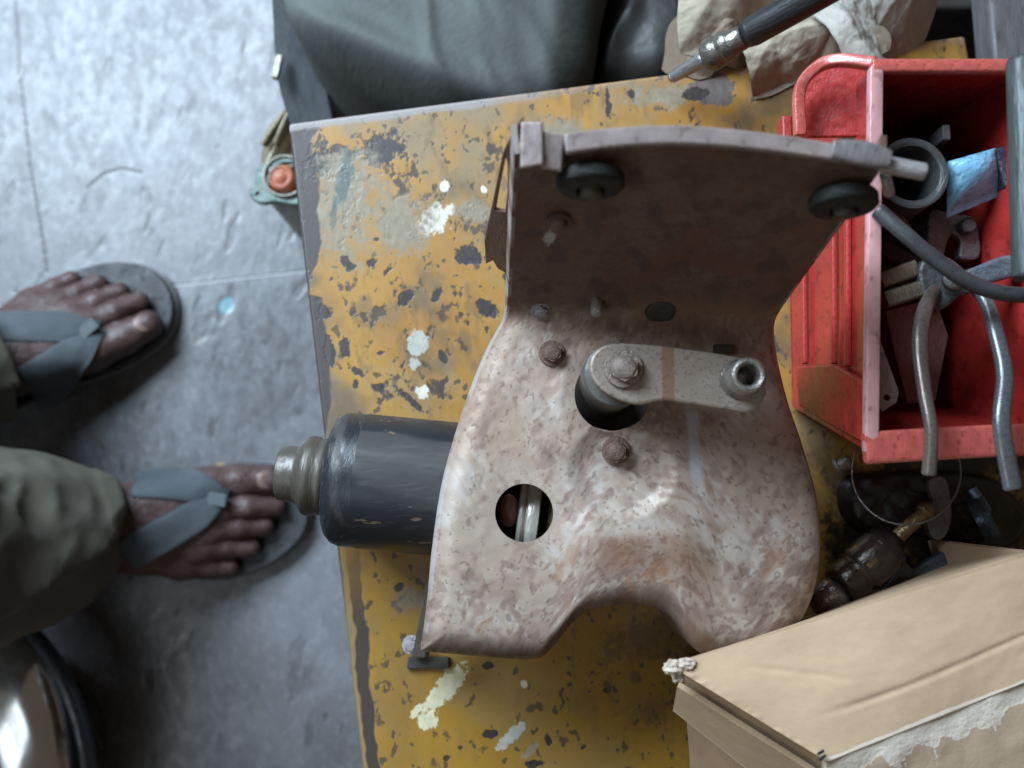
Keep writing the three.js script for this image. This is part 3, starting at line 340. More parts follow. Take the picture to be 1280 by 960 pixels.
// ------------------------------------------------------------------ red bin and what is in it
const RY = 0.5;
{
  const bin = thing('storage_bin', 'red plastic storage bin full of loose tools and metal parts', 'storage bin', P(1060, 350, TY));
  const red = mat(0.42, 0.032, 0.028, 0.4, 0, G2, { bumpScale: 0.0002 });
  const rim = [P(1094, 84, RY), P(1088, 566, RY - 0.012), P(1318, 552, RY - 0.012), P(1292, 84, RY)], flo = [P(983, 172, TY + 0.003), P(990, 508, TY + 0.003), P(1140, 500, TY + 0.003), P(1140, 165, TY + 0.003)];
  const wall = (a, b, c, d, th) => {                                    // a rounded panel a-b (rim) d-c (foot), thickness inwards
    const n = b.clone().sub(a).cross(d.clone().sub(a)).normalize(), M = 14, pos = [], uv = [], idx = [];
    for (const k of [0, 1]) for (let j = 0; j <= M; j++) for (let i = 0; i <= M; i++) { const u = i / M, v = j / M, q = a.clone().lerp(b, u).lerp(d.clone().lerp(c, u), v).addScaledVector(n, k * th + 0.003 * Math.sin(u * Math.PI) * Math.sin(v * Math.PI)); pos.push(q.x, q.y, q.z); uv.push(u * 2, v); }
    const o = (M + 1) * (M + 1), e = (a, b) => idx.push(a, b, a + o, b, b + o, a + o); for (let j = 0; j < M; j++) for (let i = 0; i < M; i++) { const q = j * (M + 1) + i; idx.push(q, q + 1, q + M + 1, q + 1, q + M + 2, q + M + 1, o + q, o + q + M + 1, o + q + 1, o + q + 1, o + q + M + 1, o + q + M + 2); }
    for (let i = 0; i < M; i++) { e(i, i + 1); e(M * (M + 1) + i, M * (M + 1) + i + 1); e(i * (M + 1), (i + 1) * (M + 1)); e(i * (M + 1) + M, (i + 1) * (M + 1) + M); }
    return geo(pos, idx, uv).toNonIndexed();
  };
  for (let i = 0; i < 4; i++) { const j = (i + 1) % 4, g = wall(rim[i], rim[j], flo[j], flo[i], 0.0026); g.computeVertexNormals(); put('side_wall', g, red, bin); }
  put('base', wall(flo[0], flo[1], flo[2], flo[3], 0.0026), red, bin);
  const lip = mat(0.58, 0.12, 0.1, 0.24, 0, G2, { bumpScale: 0.0002, clearcoat: 0.6, clearcoatRoughness: 0.25 });
  put('painted_glint_rim', bar([rim[0], rim[0].clone().lerp(rim[1], 0.5), rim[1]], 0.0066, 0.006, { pow: 6 }), mat(0.62, 0.33, 0.34, 0.3, 0, G1, { bumpScale: 0.0002 }), bin);  // pale colour paints in the gloss highlight along this rim
  put('rim', [bar([rim[0].clone().add(V(-0.002, 0, 0)), rim[3]], 0.007, 0.006), bar([rim[3], rim[2]], 0.006, 0.006)], lip, bin);
  put('front_lip', [bar([P(1080, 560, RY - 0.012), P(1200, 553, RY - 0.012), P(1318, 548, RY - 0.012)], 0.0155, 0.007, { pow: 5 })], lip, bin);
  // raised step panel and ribs on the long outer side; the cut-back corner at the far end
  const O = flo[0].clone().lerp(flo[1], 0.5), n = rim[1].clone().sub(rim[0]).cross(flo[0].clone().sub(rim[0])).normalize(); if (n.x > 0) n.negate();
  const outer = (x, y) => onPlane(x, y, O, n);
  for (const [x0, y0, x1, y1] of [[1008, 455, 1006, 250], [1045, 455, 1044, 250], [1062, 458, 1062, 250]]) put('rib', bar([outer(x0, y0), outer(lerp(x0, x1, 0.5), lerp(y0, y1, 0.5)), outer(x1, y1)].map((q) => q.addScaledVector(n, 0.001)), 0.0045, 0.003, { up: n }), red, bin);
  put('step_panel', plate([[994, 458], [1040, 455], [1060, 466], [1080, 478], [1082, 556], [1040, 532], [998, 508]], O.clone().addScaledVector(n, 0.0045), n, 0.004, { bevel: 0.0012 }), red, bin);
  put('end_panel', plate([[1001, 104], [1020, 84], [1040, 76], [1084, 80], [1086, 170], [1001, 172]], P(1040, 130, 0.47), V(-0.35, 1, 0.1), 0.003, { bevel: 0.001 }), red, bin);
  put('corner_lip', bar([P(1000, 170, 0.475), P(1001, 108, 0.478), P(1022, 84, 0.485), P(1045, 76, 0.492), P(1094, 80, 0.5)], 0.006, 0.006), lip, bin);
  put('stacking_tab', new RoundedBoxGeometry(0.006, 0.012, 0.016, 2, 0.0015).translate(...P(981, 166, 0.42).toArray()), red, bin);

  const dkst = mat(0.13, 0.135, 0.14, 0.5, 0.4), grst = mat(0.3, 0.3, 0.3, 0.42, 0.55), worn = mat(0.2, 0.175, 0.16, 0.45, 0.55), brass = mat(0.27, 0.23, 0.17, 0.4, 0.6);
  const one = (name, label, cat, at) => thing(name, label, cat, at);
  let o = one('pipe_collar', 'round grey pipe collar standing on end in the red bin', 'pipe collar', P(1142, 214, 0.42));
  put('collar', turnedUp([[0, 0.0138], [0, 0.0182], [0.055, 0.0182], [0.056, 0.0176], [0.056, 0.0144], [0.055, 0.0138], [0, 0.0138]], P(1141, 216, 0.48).setY(0.424), 48), dkst, o);
  put('clamp_tab', new RoundedBoxGeometry(0.004, 0.03, 0.008, 2, 0.001).translate(...P(1168, 178, 0.465).toArray()), dkst, o);
  // blue foil packet
  o = one('foil_packet', 'shiny blue foil packet lying across the red bin', 'packet', P(1220, 228, 0.45));
  const foil = (() => { const a = P(1184, 202, 0.475), b = P(1244, 185, 0.475), c = P(1184, 272, 0.462), pos = [], uv = [], idx = [], N = 30, e1 = b.clone().sub(a), e2 = c.clone().sub(a); for (const k of [0, 1]) for (let j = 0; j <= N; j++) for (let i = 0; i <= N; i++) { const u = i / N, v = j / N, q = a.clone().addScaledVector(e1, u * (1 + 0.12 * v)).addScaledVector(e2, v * (1 - 0.12 * u)), puff = 0.008 * Math.pow(Math.sin(u * Math.PI) * Math.sin(Math.min(1, v * 1.15) * Math.PI), 0.6) + 0.0007 * Math.abs(n2(u * 14 + v * 3, v * 22, 9) - 0.5); q.y += k ? -0.3 * puff - 0.0004 : puff; pos.push(q.x, q.y, q.z); uv.push(u, v); } const M = (N + 1) * (N + 1); for (let j = 0; j < N; j++) for (let i = 0; i < N; i++) { const q = j * (N + 1) + i; idx.push(q, q + N + 1, q + 1, q + 1, q + N + 1, q + N + 2, M + q, M + q + 1, M + q + N + 1, M + q + 1, M + q + N + 2, M + q + N + 1); } return geo(pos, idx, uv); })();
  put('wrapper', foil, mat(0.25, 0.56, 0.82, 0.42, 0.1, G1, { bumpScale: 0.0003 }), o);
  put('dark_end', new RoundedBoxGeometry(0.012, 0.014, 0.022, 2, 0.002).rotateY(0.25).translate(...P(1256, 212, 0.467).toArray()), mat(0.03, 0.035, 0.06, 0.4), o);
  o = one('forked_lever', 'grey forked metal lever below the blue packet in the red bin', 'lever', P(1195, 300, 0.42));
  put('fork', flat([[1166, 262], [1190, 266], [1218, 272], [1226, 300], [1224, 322], [1200, 322], [1200, 300], [1191, 292], [1184, 306], [1178, 326], [1162, 322], [1160, 290]], 0.45, 0.008, { smooth: 60, bevel: 0.0015 }), mat(0.2, 0.19, 0.195, 0.5, 0.35), o);
  put('pivot_pin', turnedUp([[0, 0], [0, 0.004], [0.006, 0.004], [0.0066, 0.003], [0.0066, 0]], P(1205, 285, 0.45)), dkst, o);
  // pliers with bare handles
  o = one('pliers', 'old steel pliers with long bare curved handles over the front lip of the red bin', 'pliers', P(1195, 440, 0.45));
  const hand = (pts, w) => bar(pts.map((q) => P(...q)), w, 0.006, { seg: 60, pow: 2.6 });
  put('handle', hand([[1168, 362, 0.478], [1156, 388, 0.488], [1150, 430, 0.498], [1156, 490, 0.503], [1164, 540, 0.506], [1161, 594, 0.503]], (t) => 0.0066 + 0.0008 * Math.sin(t * 6)), mat(0.22, 0.185, 0.17, 0.4, 0.55, G4, { bumpScale: 0.0001 }), o);
  put('handle', hand([[1205, 345, 0.478], [1230, 372, 0.484], [1246, 420, 0.495], [1256, 470, 0.502], [1252, 530, 0.508], [1266, 612, 0.505]], (t) => 0.0066 + 0.0016 * t), mat(0.19, 0.2, 0.22, 0.38, 0.55, G4, { bumpScale: 0.0001 }), o);
  put('jaw', flat([[1150, 330], [1176, 318], [1200, 330], [1214, 350], [1198, 372], [1172, 388], [1156, 372]], 0.48, 0.009, { smooth: 50, bevel: 0.0018 }), dkst, o);
  put('jaw', flat([[1196, 345], [1222, 332], [1262, 318], [1276, 322], [1274, 340], [1236, 354], [1206, 366]], 0.485, 0.008, { smooth: 50, bevel: 0.0016 }), mat(0.2, 0.24, 0.29, 0.35, 0.5), o);
  put('rivet', turnedUp([[0, 0], [0, 0.006], [0.003, 0.0056], [0.0042, 0.0035], [0.0044, 0]], P(1192, 349, 0.484)), grst, o);
  for (const [a, b, label] of [[[1098, 352], [1144, 336], 'upper of two short square steel pegs inside the red bin wall'], [[1104, 376], [1152, 361], 'lower of two short square steel pegs inside the red bin wall']]) { const m = tag(mesh('steel_peg', bar([P(...a, 0.475), P(...b, 0.475)], 0.0085, 0.009, { pow: 5 }), brass), label, 'peg', 'steel pegs in the red bin'); }
  tag(mesh('punched_strip', flat([[1086, 408], [1098, 418], [1124, 490], [1121, 503], [1103, 515], [1094, 504], [1080, 430]], 0.46, 0.002, { holes: [{ c: [1109, 497], r: 0.0021 }], bevel: 0.0004 }), mat(0.52, 0.5, 0.58, 0.4, 0.25)), 'pale metal strip with one hole by the corner of the red bin', 'metal strip');
  tag(mesh('brown_plate', flat([[1106, 388], [1170, 372], [1186, 420], [1170, 500], [1134, 505], [1118, 440]], 0.425, 0.004), mat(0.2, 0.09, 0.08, 0.6)), 'dull brown plate lying deep in the red bin beside the pliers', 'plate');
  tag(mesh('oil_lever', bar([P(1106, 236, 0.47), P(1112, 262, 0.47), P(1130, 285, 0.46), P(1138, 300, 0.46)], 0.006, 0.005), dkst), 'thin dark metal lever below the pipe collar in the red bin', 'lever');
  tag(mesh('black_hose', bar([P(1096, 262, 0.5), P(1130, 292, 0.503), P(1170, 325, 0.503), P(1210, 352, 0.503), P(1250, 366, 0.503), P(1330, 370, 0.5)], 0.0075, 0.0075, { pow: 2, seg: 60 }), mat(0.06, 0.062, 0.066, 0.55, 0, G1, { bumpScale: 0.0001 })), 'dark grey rubber hose curving across the open red bin', 'hose');
  tag(mesh('grey_pipe', turned([[-0.068, 0], [-0.068, 0.0065], [-0.066, 0.007], [0.03, 0.007], [0.032, 0.0062], [0.032, 0]], P(1284, 260, 0.53), P(1288, 390, 0.53)), mat(0.06, 0.075, 0.076, 0.55, 0.1)), 'pale grey pipe running past the far side of the red bin', 'pipe');
  tag(mesh('bin_clutter', [flat([[1098, 300], [1150, 280], [1180, 330], [1150, 352], [1100, 360]], 0.43, 0.006, { smooth: 40 }), bar([P(1100, 310, 0.44), P(1160, 345, 0.445)], 0.01, 0.009)], mat(0.05, 0.05, 0.05, 0.6, 0.2)), 'black oily bracket deep in the red bin under the hose', 'bracket');
}

// ------------------------------------------------------------------ cardboard carton
{
  const CB = tex(1024, 512, (u, v) => { const a = fbm(u * 5, v * 4, 4, 6), b = fbm(u * 60, v * 40, 3, 18), f = 0.5 + 0.5 * Math.sin(v * 2 * Math.PI * 22 + 2 * a), s = 0.88 + 0.3 * (a - 0.5) + 0.07 * (b - 0.5), k = sstep(0.6, 0.72, fbm(u * 9 + 2, v * 7, 4, 37)), fib = sstep(0.66, 0.8, fbm(u * 240, v * 150, 2, 70)); const tw = sstep(0.985 - 0.03 * fbm(u * 12, 2, 4, 53), 0.995 - 0.03 * fbm(u * 12, 2, 4, 53), v); if (tw > 0.5) return [0.6, 0.5, 0.41, 0.45 + 0.1 * b, 0.9]; return [0.5 * s - 0.02 * fib, 0.34 * s - 0.02 * fib, 0.215 * s - 0.02 * fib, 0.5 + 0.4 * (a - 0.5) + 0.05 * (b - 0.5), 0.85]; }, THREE.ClampToEdgeWrapping);
  const cb = texMat(CB, { bumpScale: 0.0007 }), torn = mat(0.6, 0.5, 0.41, 0.95, 0, G1, { bumpScale: 0.0004 }), box = thing('cardboard_box', 'brown cardboard box with torn white edge and frayed corner', 'cardboard box', P(1080, 900, TY));
  const A = P(838, 832, 0.492), B = P(1300, 690, 0.478), C = P(1034, 952, 0.5), D = P(1300, 845, 0.49), A2 = P(866, 1010, TY + 0.003), C2 = P(1040, 1180, TY + 0.003), B2 = P(1240, 690, TY + 0.003), D2 = P(1340, 1010, TY + 0.003);
  const sheet = (a, b, c, d, th, { M = 40, N = 24, bow = () => 0 } = {}) => {    // corrugated sheet a-b / d-c
    const n = b.clone().sub(a).cross(d.clone().sub(a)).normalize(); if (n.y < 0) n.negate(); const pos = [], uv = [], idx = [], o = (M + 1) * (N + 1);
    for (const k of [0, 1]) for (let j = 0; j <= N; j++) for (let i = 0; i <= M; i++) { const u = i / M, v = j / N, q = a.clone().lerp(b, u).lerp(d.clone().lerp(c, u), v).addScaledVector(n, -k * th + bow(u, v)); pos.push(q.x, q.y, q.z); uv.push(u, v); }
    for (let j = 0; j < N; j++) for (let i = 0; i < M; i++) { const q = j * (M + 1) + i; idx.push(q, q + M + 1, q + 1, q + 1, q + M + 1, q + M + 2, o + q, o + q + 1, o + q + M + 1, o + q + 1, o + q + M + 2, o + q + M + 1); }
    const e = (x, y) => idx.push(x, y, x + o, y, y + o, x + o); for (let i = 0; i < M; i++) { e(i, i + 1); e(N * (M + 1) + i, N * (M + 1) + i + 1); } for (let j = 0; j < N; j++) { e(j * (M + 1), (j + 1) * (M + 1)); e(j * (M + 1) + M, (j + 1) * (M + 1) + M); }
    return toFlatNormals(geo(pos, idx, uv));
  };
  function toFlatNormals(g) { g = g.toNonIndexed(); const p = g.attributes.position, sm = new Map(), n = new Float32Array(p.count * 3), key = (i) => [p.getX(i), p.getY(i), p.getZ(i)].map((q) => Math.round(q * 1e5)).join(), fn = []; for (let i = 0; i < p.count; i += 3) { const a = V().fromBufferAttribute(p, i), q = V().fromBufferAttribute(p, i + 1).sub(a).cross(V().fromBufferAttribute(p, i + 2).sub(a)).normalize(); fn.push(q); for (let k = 0; k < 3; k++) { const s = key(i + k); (sm.get(s) ?? sm.set(s, []).get(s)).push(q); } } for (let i = 0; i < p.count; i++) { const f = fn[Math.floor(i / 3)], s = V(); for (const q of sm.get(key(i))) if (q.dot(f) > 0.7) s.add(q); s.normalize(); n.set([s.x, s.y, s.z], i * 3); } g.setAttribute('normal', new THREE.BufferAttribute(n, 3)); return g; }
  // the lid's crease runs along it two thirds of the way to the torn edge
  const lidBow = (u, v) => 0.0035 * Math.sin(u * Math.PI) * Math.sin(v * Math.PI) - 0.0008 * Math.max(0, 1 - Math.abs(v - 0.66 - 0.04 * Math.sin(u * 4)) / 0.035) * sstep(0.12, 0.3, u) + 0.0012 * (fbm(u * 6, v * 4, 3, 3) - 0.5) - 0.0005 * Math.max(0, 1 - Math.abs(v - 0.2 - 1.7 * (u - 0.15)) / 0.05) * sstep(0.1, 0.2, u) * (1 - sstep(0.3, 0.36, u)) + 0.0012 * (fbm(v * 30, 2, 2, 4) - 0.5) * (1 - sstep(0, 0.03, u));
  put('lid', sheet(A, B, D, C, 0.004, { M: 120, N: 60, bow: lidBow }), cb, box);
  const dn = (q, y, k) => q.clone().lerp(y, k);
  put('inner_flap', sheet(dn(A, A2, 0.12).add(V(0.0016, 0, 0)), dn(C, C2, 0.1).add(V(0.0016, 0, 0)), dn(C, C2, 0.3).add(V(-0.002, 0, 0.002)), dn(A, A2, 0.24).add(V(-0.002, 0, 0.002)), 0.003), cb, box);
  put('end_panel', sheet(dn(A, A2, 0.05).add(V(0.006, -0.004, -0.003)), dn(C, C2, 0.05).add(V(0.006, -0.004, -0.003)), C2, A2, 0.0035, { bow: (u, v) => 0.002 * (fbm(u * 5, v * 5, 3, 23) - 0.5) }), cb, box);
  const FT = tex(1024, 640, (u, v) => { const a = fbm(u * 5, v * 4, 4, 6), b = fbm(u * 90, v * 70, 3, 18), lim = 0.045 + 0.42 * Math.pow(fbm(u * 11, 3 + v * 3, 5, 29), 2) * (1.25 - 0.9 * u), t = 1 - sstep(lim - 0.006, lim + 0.006, v + 0.02 * (b - 0.5)), layer = sstep(0.5, 0.56, fbm(u * 20, v * 30, 4, 37)); const c0 = [0.5, 0.365, 0.255], c1 = lerp(0.56, 0.62, layer); return [0, 1, 2].map((i) => lerp(c0[i] * (0.88 + 0.3 * (a - 0.5)), c1 * [1, 0.87, 0.73][i], t)).concat([0.7 + 0.1 * (b - 0.5) - 0.25 * t + 0.05 * t * layer + 0.15 * t * (b - 0.5), 0.9]); }, THREE.ClampToEdgeWrapping);
  put('front_flap', sheet(C.clone().add(V(0, -0.0012, 0.0002)), D.clone().add(V(0, -0.0012, 0.0002)), P(1400, 1060, 0.475), P(1055, 1130, 0.478), 0.0035, { M: 60, N: 40, bow: (u, v) => 0.003 * (fbm(u * 5, v * 4, 3, 21) - 0.5) + 0.002 * Math.sin(v * 3) }), texMat(FT, { bumpScale: 0.0009 }), box);
  { const F1 = P(1055, 1130, 0.478), F2 = P(1400, 1060, 0.475), dropTo = (q) => q.clone().setY(TY + 0.003), in1 = (q) => q.clone().add(V(0.002, -0.004, -0.002)), B3 = P(1290, 692, 0.474);
    put('end_panel', sheet(in1(C), in1(F1), dropTo(F1), C2, 0.0035), cb, box);
    put('front_panel', sheet(in1(F1), in1(F2), dropTo(F2), dropTo(F1), 0.0035), cb, box);
    put('side_panel', sheet(in1(F2), B3, dropTo(B3), dropTo(F2), 0.0035), cb, box); }
  put('back_panel', sheet(A.clone().add(V(0.004, -0.006, 0.003)), B.clone().add(V(0, -0.006, 0.003)), B2, P(850, 840, TY + 0.003), 0.0035), cb, box);
  const tuft = (c, r, k, sx) => { const g = new THREE.IcosahedronGeometry(r, 5), p = g.attributes.position; for (let i = 0; i < p.count; i++) { const q = V().fromBufferAttribute(p, i), s = 0.65 + 0.75 * n3(q.x / r * 3 + k, q.y / r * 3, q.z / r * 3 + 9); p.setXYZ(i, q.x * s * sx, q.y * s * 0.45, q.z * s * 0.9); } g.computeVertexNormals(); return g.translate(c.x, c.y, c.z); };
  put('frayed_corner', [tuft(P(841, 834, 0.492), 0.0042, 1, 1), tuft(P(858, 830, 0.4925), 0.0028, 5, 1.4), tuft(P(847, 845, 0.489), 0.003, 8, 0.9)], torn, box);
  put('staple', [bar([P(1022, 943, 0.502), P(1030, 938, 0.503)], 0.0012, 0.0012), bar([P(1024, 950, 0.502), P(1032, 944, 0.503)], 0.0012, 0.0012)], mat(0.06, 0.06, 0.06, 0.4, 0.6), box);
}

// ------------------------------------------------------------------ oily parts under and in front of the bin
{
  const oily = mat(0.07, 0.055, 0.045, 0.35, 0.45), brass = mat(0.28, 0.2, 0.1, 0.35, 0.7), bright = mat(0.4, 0.4, 0.42, 0.28, 0.8), bluish = mat(0.13, 0.17, 0.2, 0.4, 0.4);
  const a = P(1020, 762, 0.385), b = P(1140, 655, 0.385);
  let o = thing('hydraulic_fitting', 'oily dark steel fitting with banded barrel and bright tip beside the cardboard box', 'pipe fitting', P(1075, 715, TY));
  put('barrel', turned([[0.018, 0], [0.018, 0.0115], [0.022, 0.0125], [0.03, 0.0125], [0.031, 0.0115], [0.034, 0.0115], [0.035, 0.0138], [0.05, 0.0138], [0.052, 0.0122], [0.056, 0.0125], [0.058, 0.009], [0.062, 0.006], [0.062, 0]], a, b), oily, o);
  put('tip', turned([[-0.002, 0], [0, 0.008], [0.012, 0.0098], [0.0195, 0.0098], [0.0195, 0]], a, b), bright, o);
  put('hex_band', turned([[0.0355, 0.0139], [0.0355, 0.0145], [0.042, 0.0145], [0.042, 0.0139]], a, b, 6), brass, o);
  put('stem', turned([[0.06, 0], [0.06, 0.0042], [0.082, 0.0042], [0.083, 0.0055], [0.088, 0.0055], [0.089, 0]], a, b), brass, o);
  const hp = []; for (let i = 0; i < 40; i++) { const t = i / 40 * 2 * Math.PI; hp.push(P(1133 + 68 * Math.cos(t), 590 + 66 * Math.sin(t), 0.40 + 0.012 * Math.sin(t))); }
  tag(mesh('wire_hoop', bar(hp, 0.0011, 0.0011, { closed: true, seg: 120, pow: 2, sides: 8 }), bright), 'thin bright wire hoop sticking out below the red bin', 'wire hoop');
  tag(mesh('flat_bar', flat([[1086, 760], [1132, 702], [1142, 712], [1200, 678], [1214, 692], [1150, 738], [1110, 770]], 0.372, 0.008), bluish), 'blue grey flat metal bar behind the cardboard box', 'metal bar');
  o = thing('hose_clamp', 'small blue steel clamp ring in the dark corner below the red bin', 'clamp', P(1228, 650, TY));
  put('ring', turned([[0, 0.0105], [0, 0.0135], [0.009, 0.0135], [0.009, 0.0105], [0, 0.0105]], P(1219, 650, 0.375), P(1236, 644, 0.378), 40), mat(0.1, 0.16, 0.23, 0.35, 0.6), o);
  put('screw', turned([[0, 0], [0, 0.003], [0.016, 0.003], [0.016, 0]], P(1214, 610, 0.38), P(1230, 634, 0.38)), mat(0.16, 0.26, 0.36, 0.35, 0.6), o);
  tag(mesh('link_plate', flat([[1162, 600], [1180, 596], [1190, 640], [1184, 668], [1172, 676], [1160, 660], [1166, 630]], 0.38, 0.006, { smooth: 40 }), mat(0.16, 0.14, 0.15, 0.5, 0.3)), 'dull grey link plate seen through the wire hoop', 'link plate');
  tag(mesh('added_dark_lump', mound([[1058, 600], [1140, 588], [1250, 600], [1290, 650], [1260, 690], [1160, 672], [1090, 672], [1056, 640]], 0.36, 0.006, TY + 0.001, { R: 0.008, noise: (x, z) => 0.006 * (fbm(x * 90, z * 90, 3, 3) - 0.5) }), mat(0.02, 0.016, 0.014, 0.45)), 'black lump added to stand in for shade below the red bin', 'rag');  // dark lump added to deepen the shade on the bench here
  tag(mesh('screw_cap', along(hexBolt(0.0048, 0.008), P(1048, 585, TY + 0.002), V(0.7, 0.5, -0.5)), mat(0.4, 0.38, 0.36, 0.4, 0.5)), 'small bright screw on the yellow bench below the red bin corner', 'screw');
}

// ------------------------------------------------------------------ things behind the bench
{
  const VN = tex(512, 512, (u, v) => { const a = fbm(u * 5, v * 5, 5, 8, 5), b = fbm(u * 70, v * 70, 2, 31, 70), g = 0.75 + 0.45 * (a - 0.5); return [g, g, g, 0.5 + 0.5 * (b - 0.5) + 0.3 * (a - 0.5), 0.8 + 0.3 * (a - 0.5)]; });
  const vinyl = texMat(VN, { color: col(0.09, 0.098, 0.093), roughness: 0.95, bumpScale: 0.0005, sheen: 0 });
  const bag = thing('vinyl_bag', 'slumped dark grey vinyl bag on the floor behind the yellow workbench', 'bag', P(550, 30, 0));
  const wr = []; for (let i = 0; i < 9; i++) { const a = 0.5 + 0.9 * rnd(), q = P(380 + 340 * rnd(), 10 + 90 * rnd(), 0.3); wr.push([q.x, q.z, Math.cos(a), Math.sin(a), 0.001 + 0.0026 * rnd(), 0.004 + 0.006 * rnd(), 0.03 + 0.05 * rnd()]); }
  const f0 = P(360, 20, 0.3), fd = P(580, 118, 0.3).sub(f0).normalize();
  put('bag_body', mound([[343, -160], [343, -20], [372, 38], [430, 88], [505, 128], [560, 150], [700, 140], [738, 96], [756, 10], [768, -160]], 0.305, 0.012, 0.0, { R: 0.035, rings: 90, seg: 240, centre: [560, -20], noise: (x, z, r, a) => wr.reduce((t, [wx, wz, c, s, h, w, l]) => { const e = (x - wx) * s - (z - wz) * c + 0.004 * Math.sin(((x - wx) * c + (z - wz) * s) * 60), g = (x - wx) * c + (z - wz) * s; return t + h * Math.exp(-e * e / (w * w)) * Math.exp(-g * g / (l * l)); }, 0) + 0.012 * Math.exp(-Math.pow(((x - f0.x) * fd.z - (z - f0.z) * fd.x) / 0.014, 2)) - 0.012 * Math.exp(-Math.pow(((x - f0.x) * fd.z - (z - f0.z) * fd.x + 0.034) / 0.016, 2)) + (1 - r * 0.4) * (0.022 * (fbm(x * 7, z * 11, 2, 12) - 0.5) + 0.008 * Math.sin((x * 0.8 - z * 1.3) * 48 + 3 * fbm(x * 8, z * 8, 2, 3)) * r * r) }), vinyl, bag);
  put('side_flap', plate([[338, -30], [362, 10], [400, 70], [416, 152], [364, 162], [351, 120], [344, 90]], P(380, 100, 0.2), V(-0.35, 1, 0.4), 0.004, { bevel: 0.0015 }), mat(0.065, 0.075, 0.085, 0.5, 0, G1), bag);
  put('clasp', new RoundedBoxGeometry(0.005, 0.006, 0.02, 2, 0.0015).rotateY(-0.2).translate(...P(347, 84, 0.21).toArray()), mat(0.6, 0.58, 0.5, 0.3, 0.8), bag);
  tag(mesh('dark_filler', new RoundedBoxGeometry(0.12, 0.16, 0.11, 2, 0.004).rotateY(0.1).translate(...P(480, 105, 0.08).toArray()), mat(0.085, 0.065, 0.05, 0.8)), 'dark brown filler block added for the shaded gap between vinyl bag and workbench', 'box');  // block added to fill the shaded void with dark brown
  tag(mesh('black_sack', mound([[745, -120], [752, 20], [742, 100], [800, 118], [870, 96], [880, 20], [875, -120]], 0.26, 0.012, 0, { R: 0.03, noise: (x, z) => 0.03 * (fbm(x * 16, z * 9, 3, 41) - 0.5) }), mat(0.022, 0.02, 0.019, 0.7)), 'black sack slumped between the vinyl bag and the pale rags', 'sack');
  tag(mesh('dark_crate', new RoundedBoxGeometry(0.34, 0.28, 0.2, 2, 0.004).translate(...P(1090, -30, 0.14).toArray()), mat(0.03, 0.026, 0.022, 0.85)), 'dark wooden crate behind the workbench under the pale rags', 'crate');
  // pale crumpled rags heaped at the bench edge
  const cloth = [mat(0.42, 0.36, 0.27, 0.95, 0, rep(WEAVE, 2), { bumpScale: 0.0006 }), mat(0.24, 0.18, 0.125, 0.95, 0, rep(WEAVE, 2), { bumpScale: 0.0006 }), mat(0.44, 0.41, 0.36, 0.95, 0, rep(WEAVE, 2), { bumpScale: 0.0006 })];
  const rag = (x, y, h, rx, rz, turn, k, m, label) => {               // a sheet crumpled along many straight folds
    const N = 90, pos = [], uv = [], idx = [], lines = []; for (let i = 0; i < 15; i++) { const a = rnd() * Math.PI, big = i < 5; lines.push([Math.cos(a), Math.sin(a), (rnd() - 0.5) * 1.5, (i % 2 ? 1 : -1) * (big ? 0.34 : 0.17) * (0.5 + rnd())]); }
    const c = P(x, y, h), ht = (u, v) => { let q = 0; for (const [a, b, e, w] of lines) q += w * Math.sqrt(Math.pow(u * a + v * b - e, 2) + 0.0006); return q; }, m0 = ht(0, 0), ca = Math.cos(turn), sa = Math.sin(turn), S = (rx + rz) / 2;
    for (const f of [0, 1]) for (let j = 0; j <= N; j++) for (let i = 0; i <= N; i++) { let u = i / N * 2 - 1, v = j / N * 2 - 1; const rr = Math.max(Math.abs(u), Math.abs(v)) / (Math.hypot(u, v) + 1e-9), sc = lerp(rr, 1, 0.35) * (0.8 + 0.4 * n2(2 + 1.5 * Math.cos(Math.atan2(v, u)) + k, 2 + 1.5 * Math.sin(Math.atan2(v, u)), k)); u *= sc; v *= sc; const yy = clamp(h + S * (ht(u, v) - m0) - S * 0.3 * (u * u + v * v) + 0.002 * (fbm(u * 6, v * 6, 3, k) - 0.5), TY + 0.001 + 0.001 * k / 17 - (y < 40 ? 0.06 : 0), 0.46) - f * 0.0012, X = u * rx, Z = v * rz; pos.push(c.x + X * ca - Z * sa, yy, c.z + X * sa + Z * ca); uv.push(u, v); }
    const M = (N + 1) * (N + 1); for (let j = 0; j < N; j++) for (let i = 0; i < N; i++) { const q = j * (N + 1) + i; idx.push(q, q + N + 1, q + 1, q + 1, q + N + 1, q + N + 2, M + q, M + q + 1, M + q + N + 1, M + q + 1, M + q + N + 2, M + q + N + 1); }
    tag(mesh('crumpled_rag', geo(pos, idx, uv), m), label, 'rag', 'pale rags heaped behind the bench');
  };
  rag(884, 40, 0.365, 0.02, 0.03, 0.4, 1, cloth[1], 'tan crumpled rag at the end of the heap nearest the black sack');
  rag(935, 8, 0.375, 0.04, 0.03, 0.1, 4, cloth[0], 'cream crumpled rag under the black tool handle');
  rag(1000, 48, 0.372, 0.034, 0.024, -0.3, 7, cloth[0], 'cream crumpled rag below the black tool handle on the bench edge');
  rag(1050, 14, 0.378, 0.03, 0.036, -0.2, 11, cloth[1], 'brownish crumpled rag in the middle of the heap');
  rag(1078, 34, 0.386, 0.022, 0.034, -0.5, 13, cloth[2], 'whitest crumpled rag touching the red bin corner');
  rag(1128, 12, 0.376, 0.026, 0.03, 0.2, 17, cloth[2], 'pale grey crumpled rag nearest the weathered board');
  const o = thing('socket_driver', 'steel socket driver with black grip resting on the pale rags', 'socket driver', P(900, 60, TY));
  const q0 = P(838, 98, 0.365), q1 = P(1030, -12, 0.44);
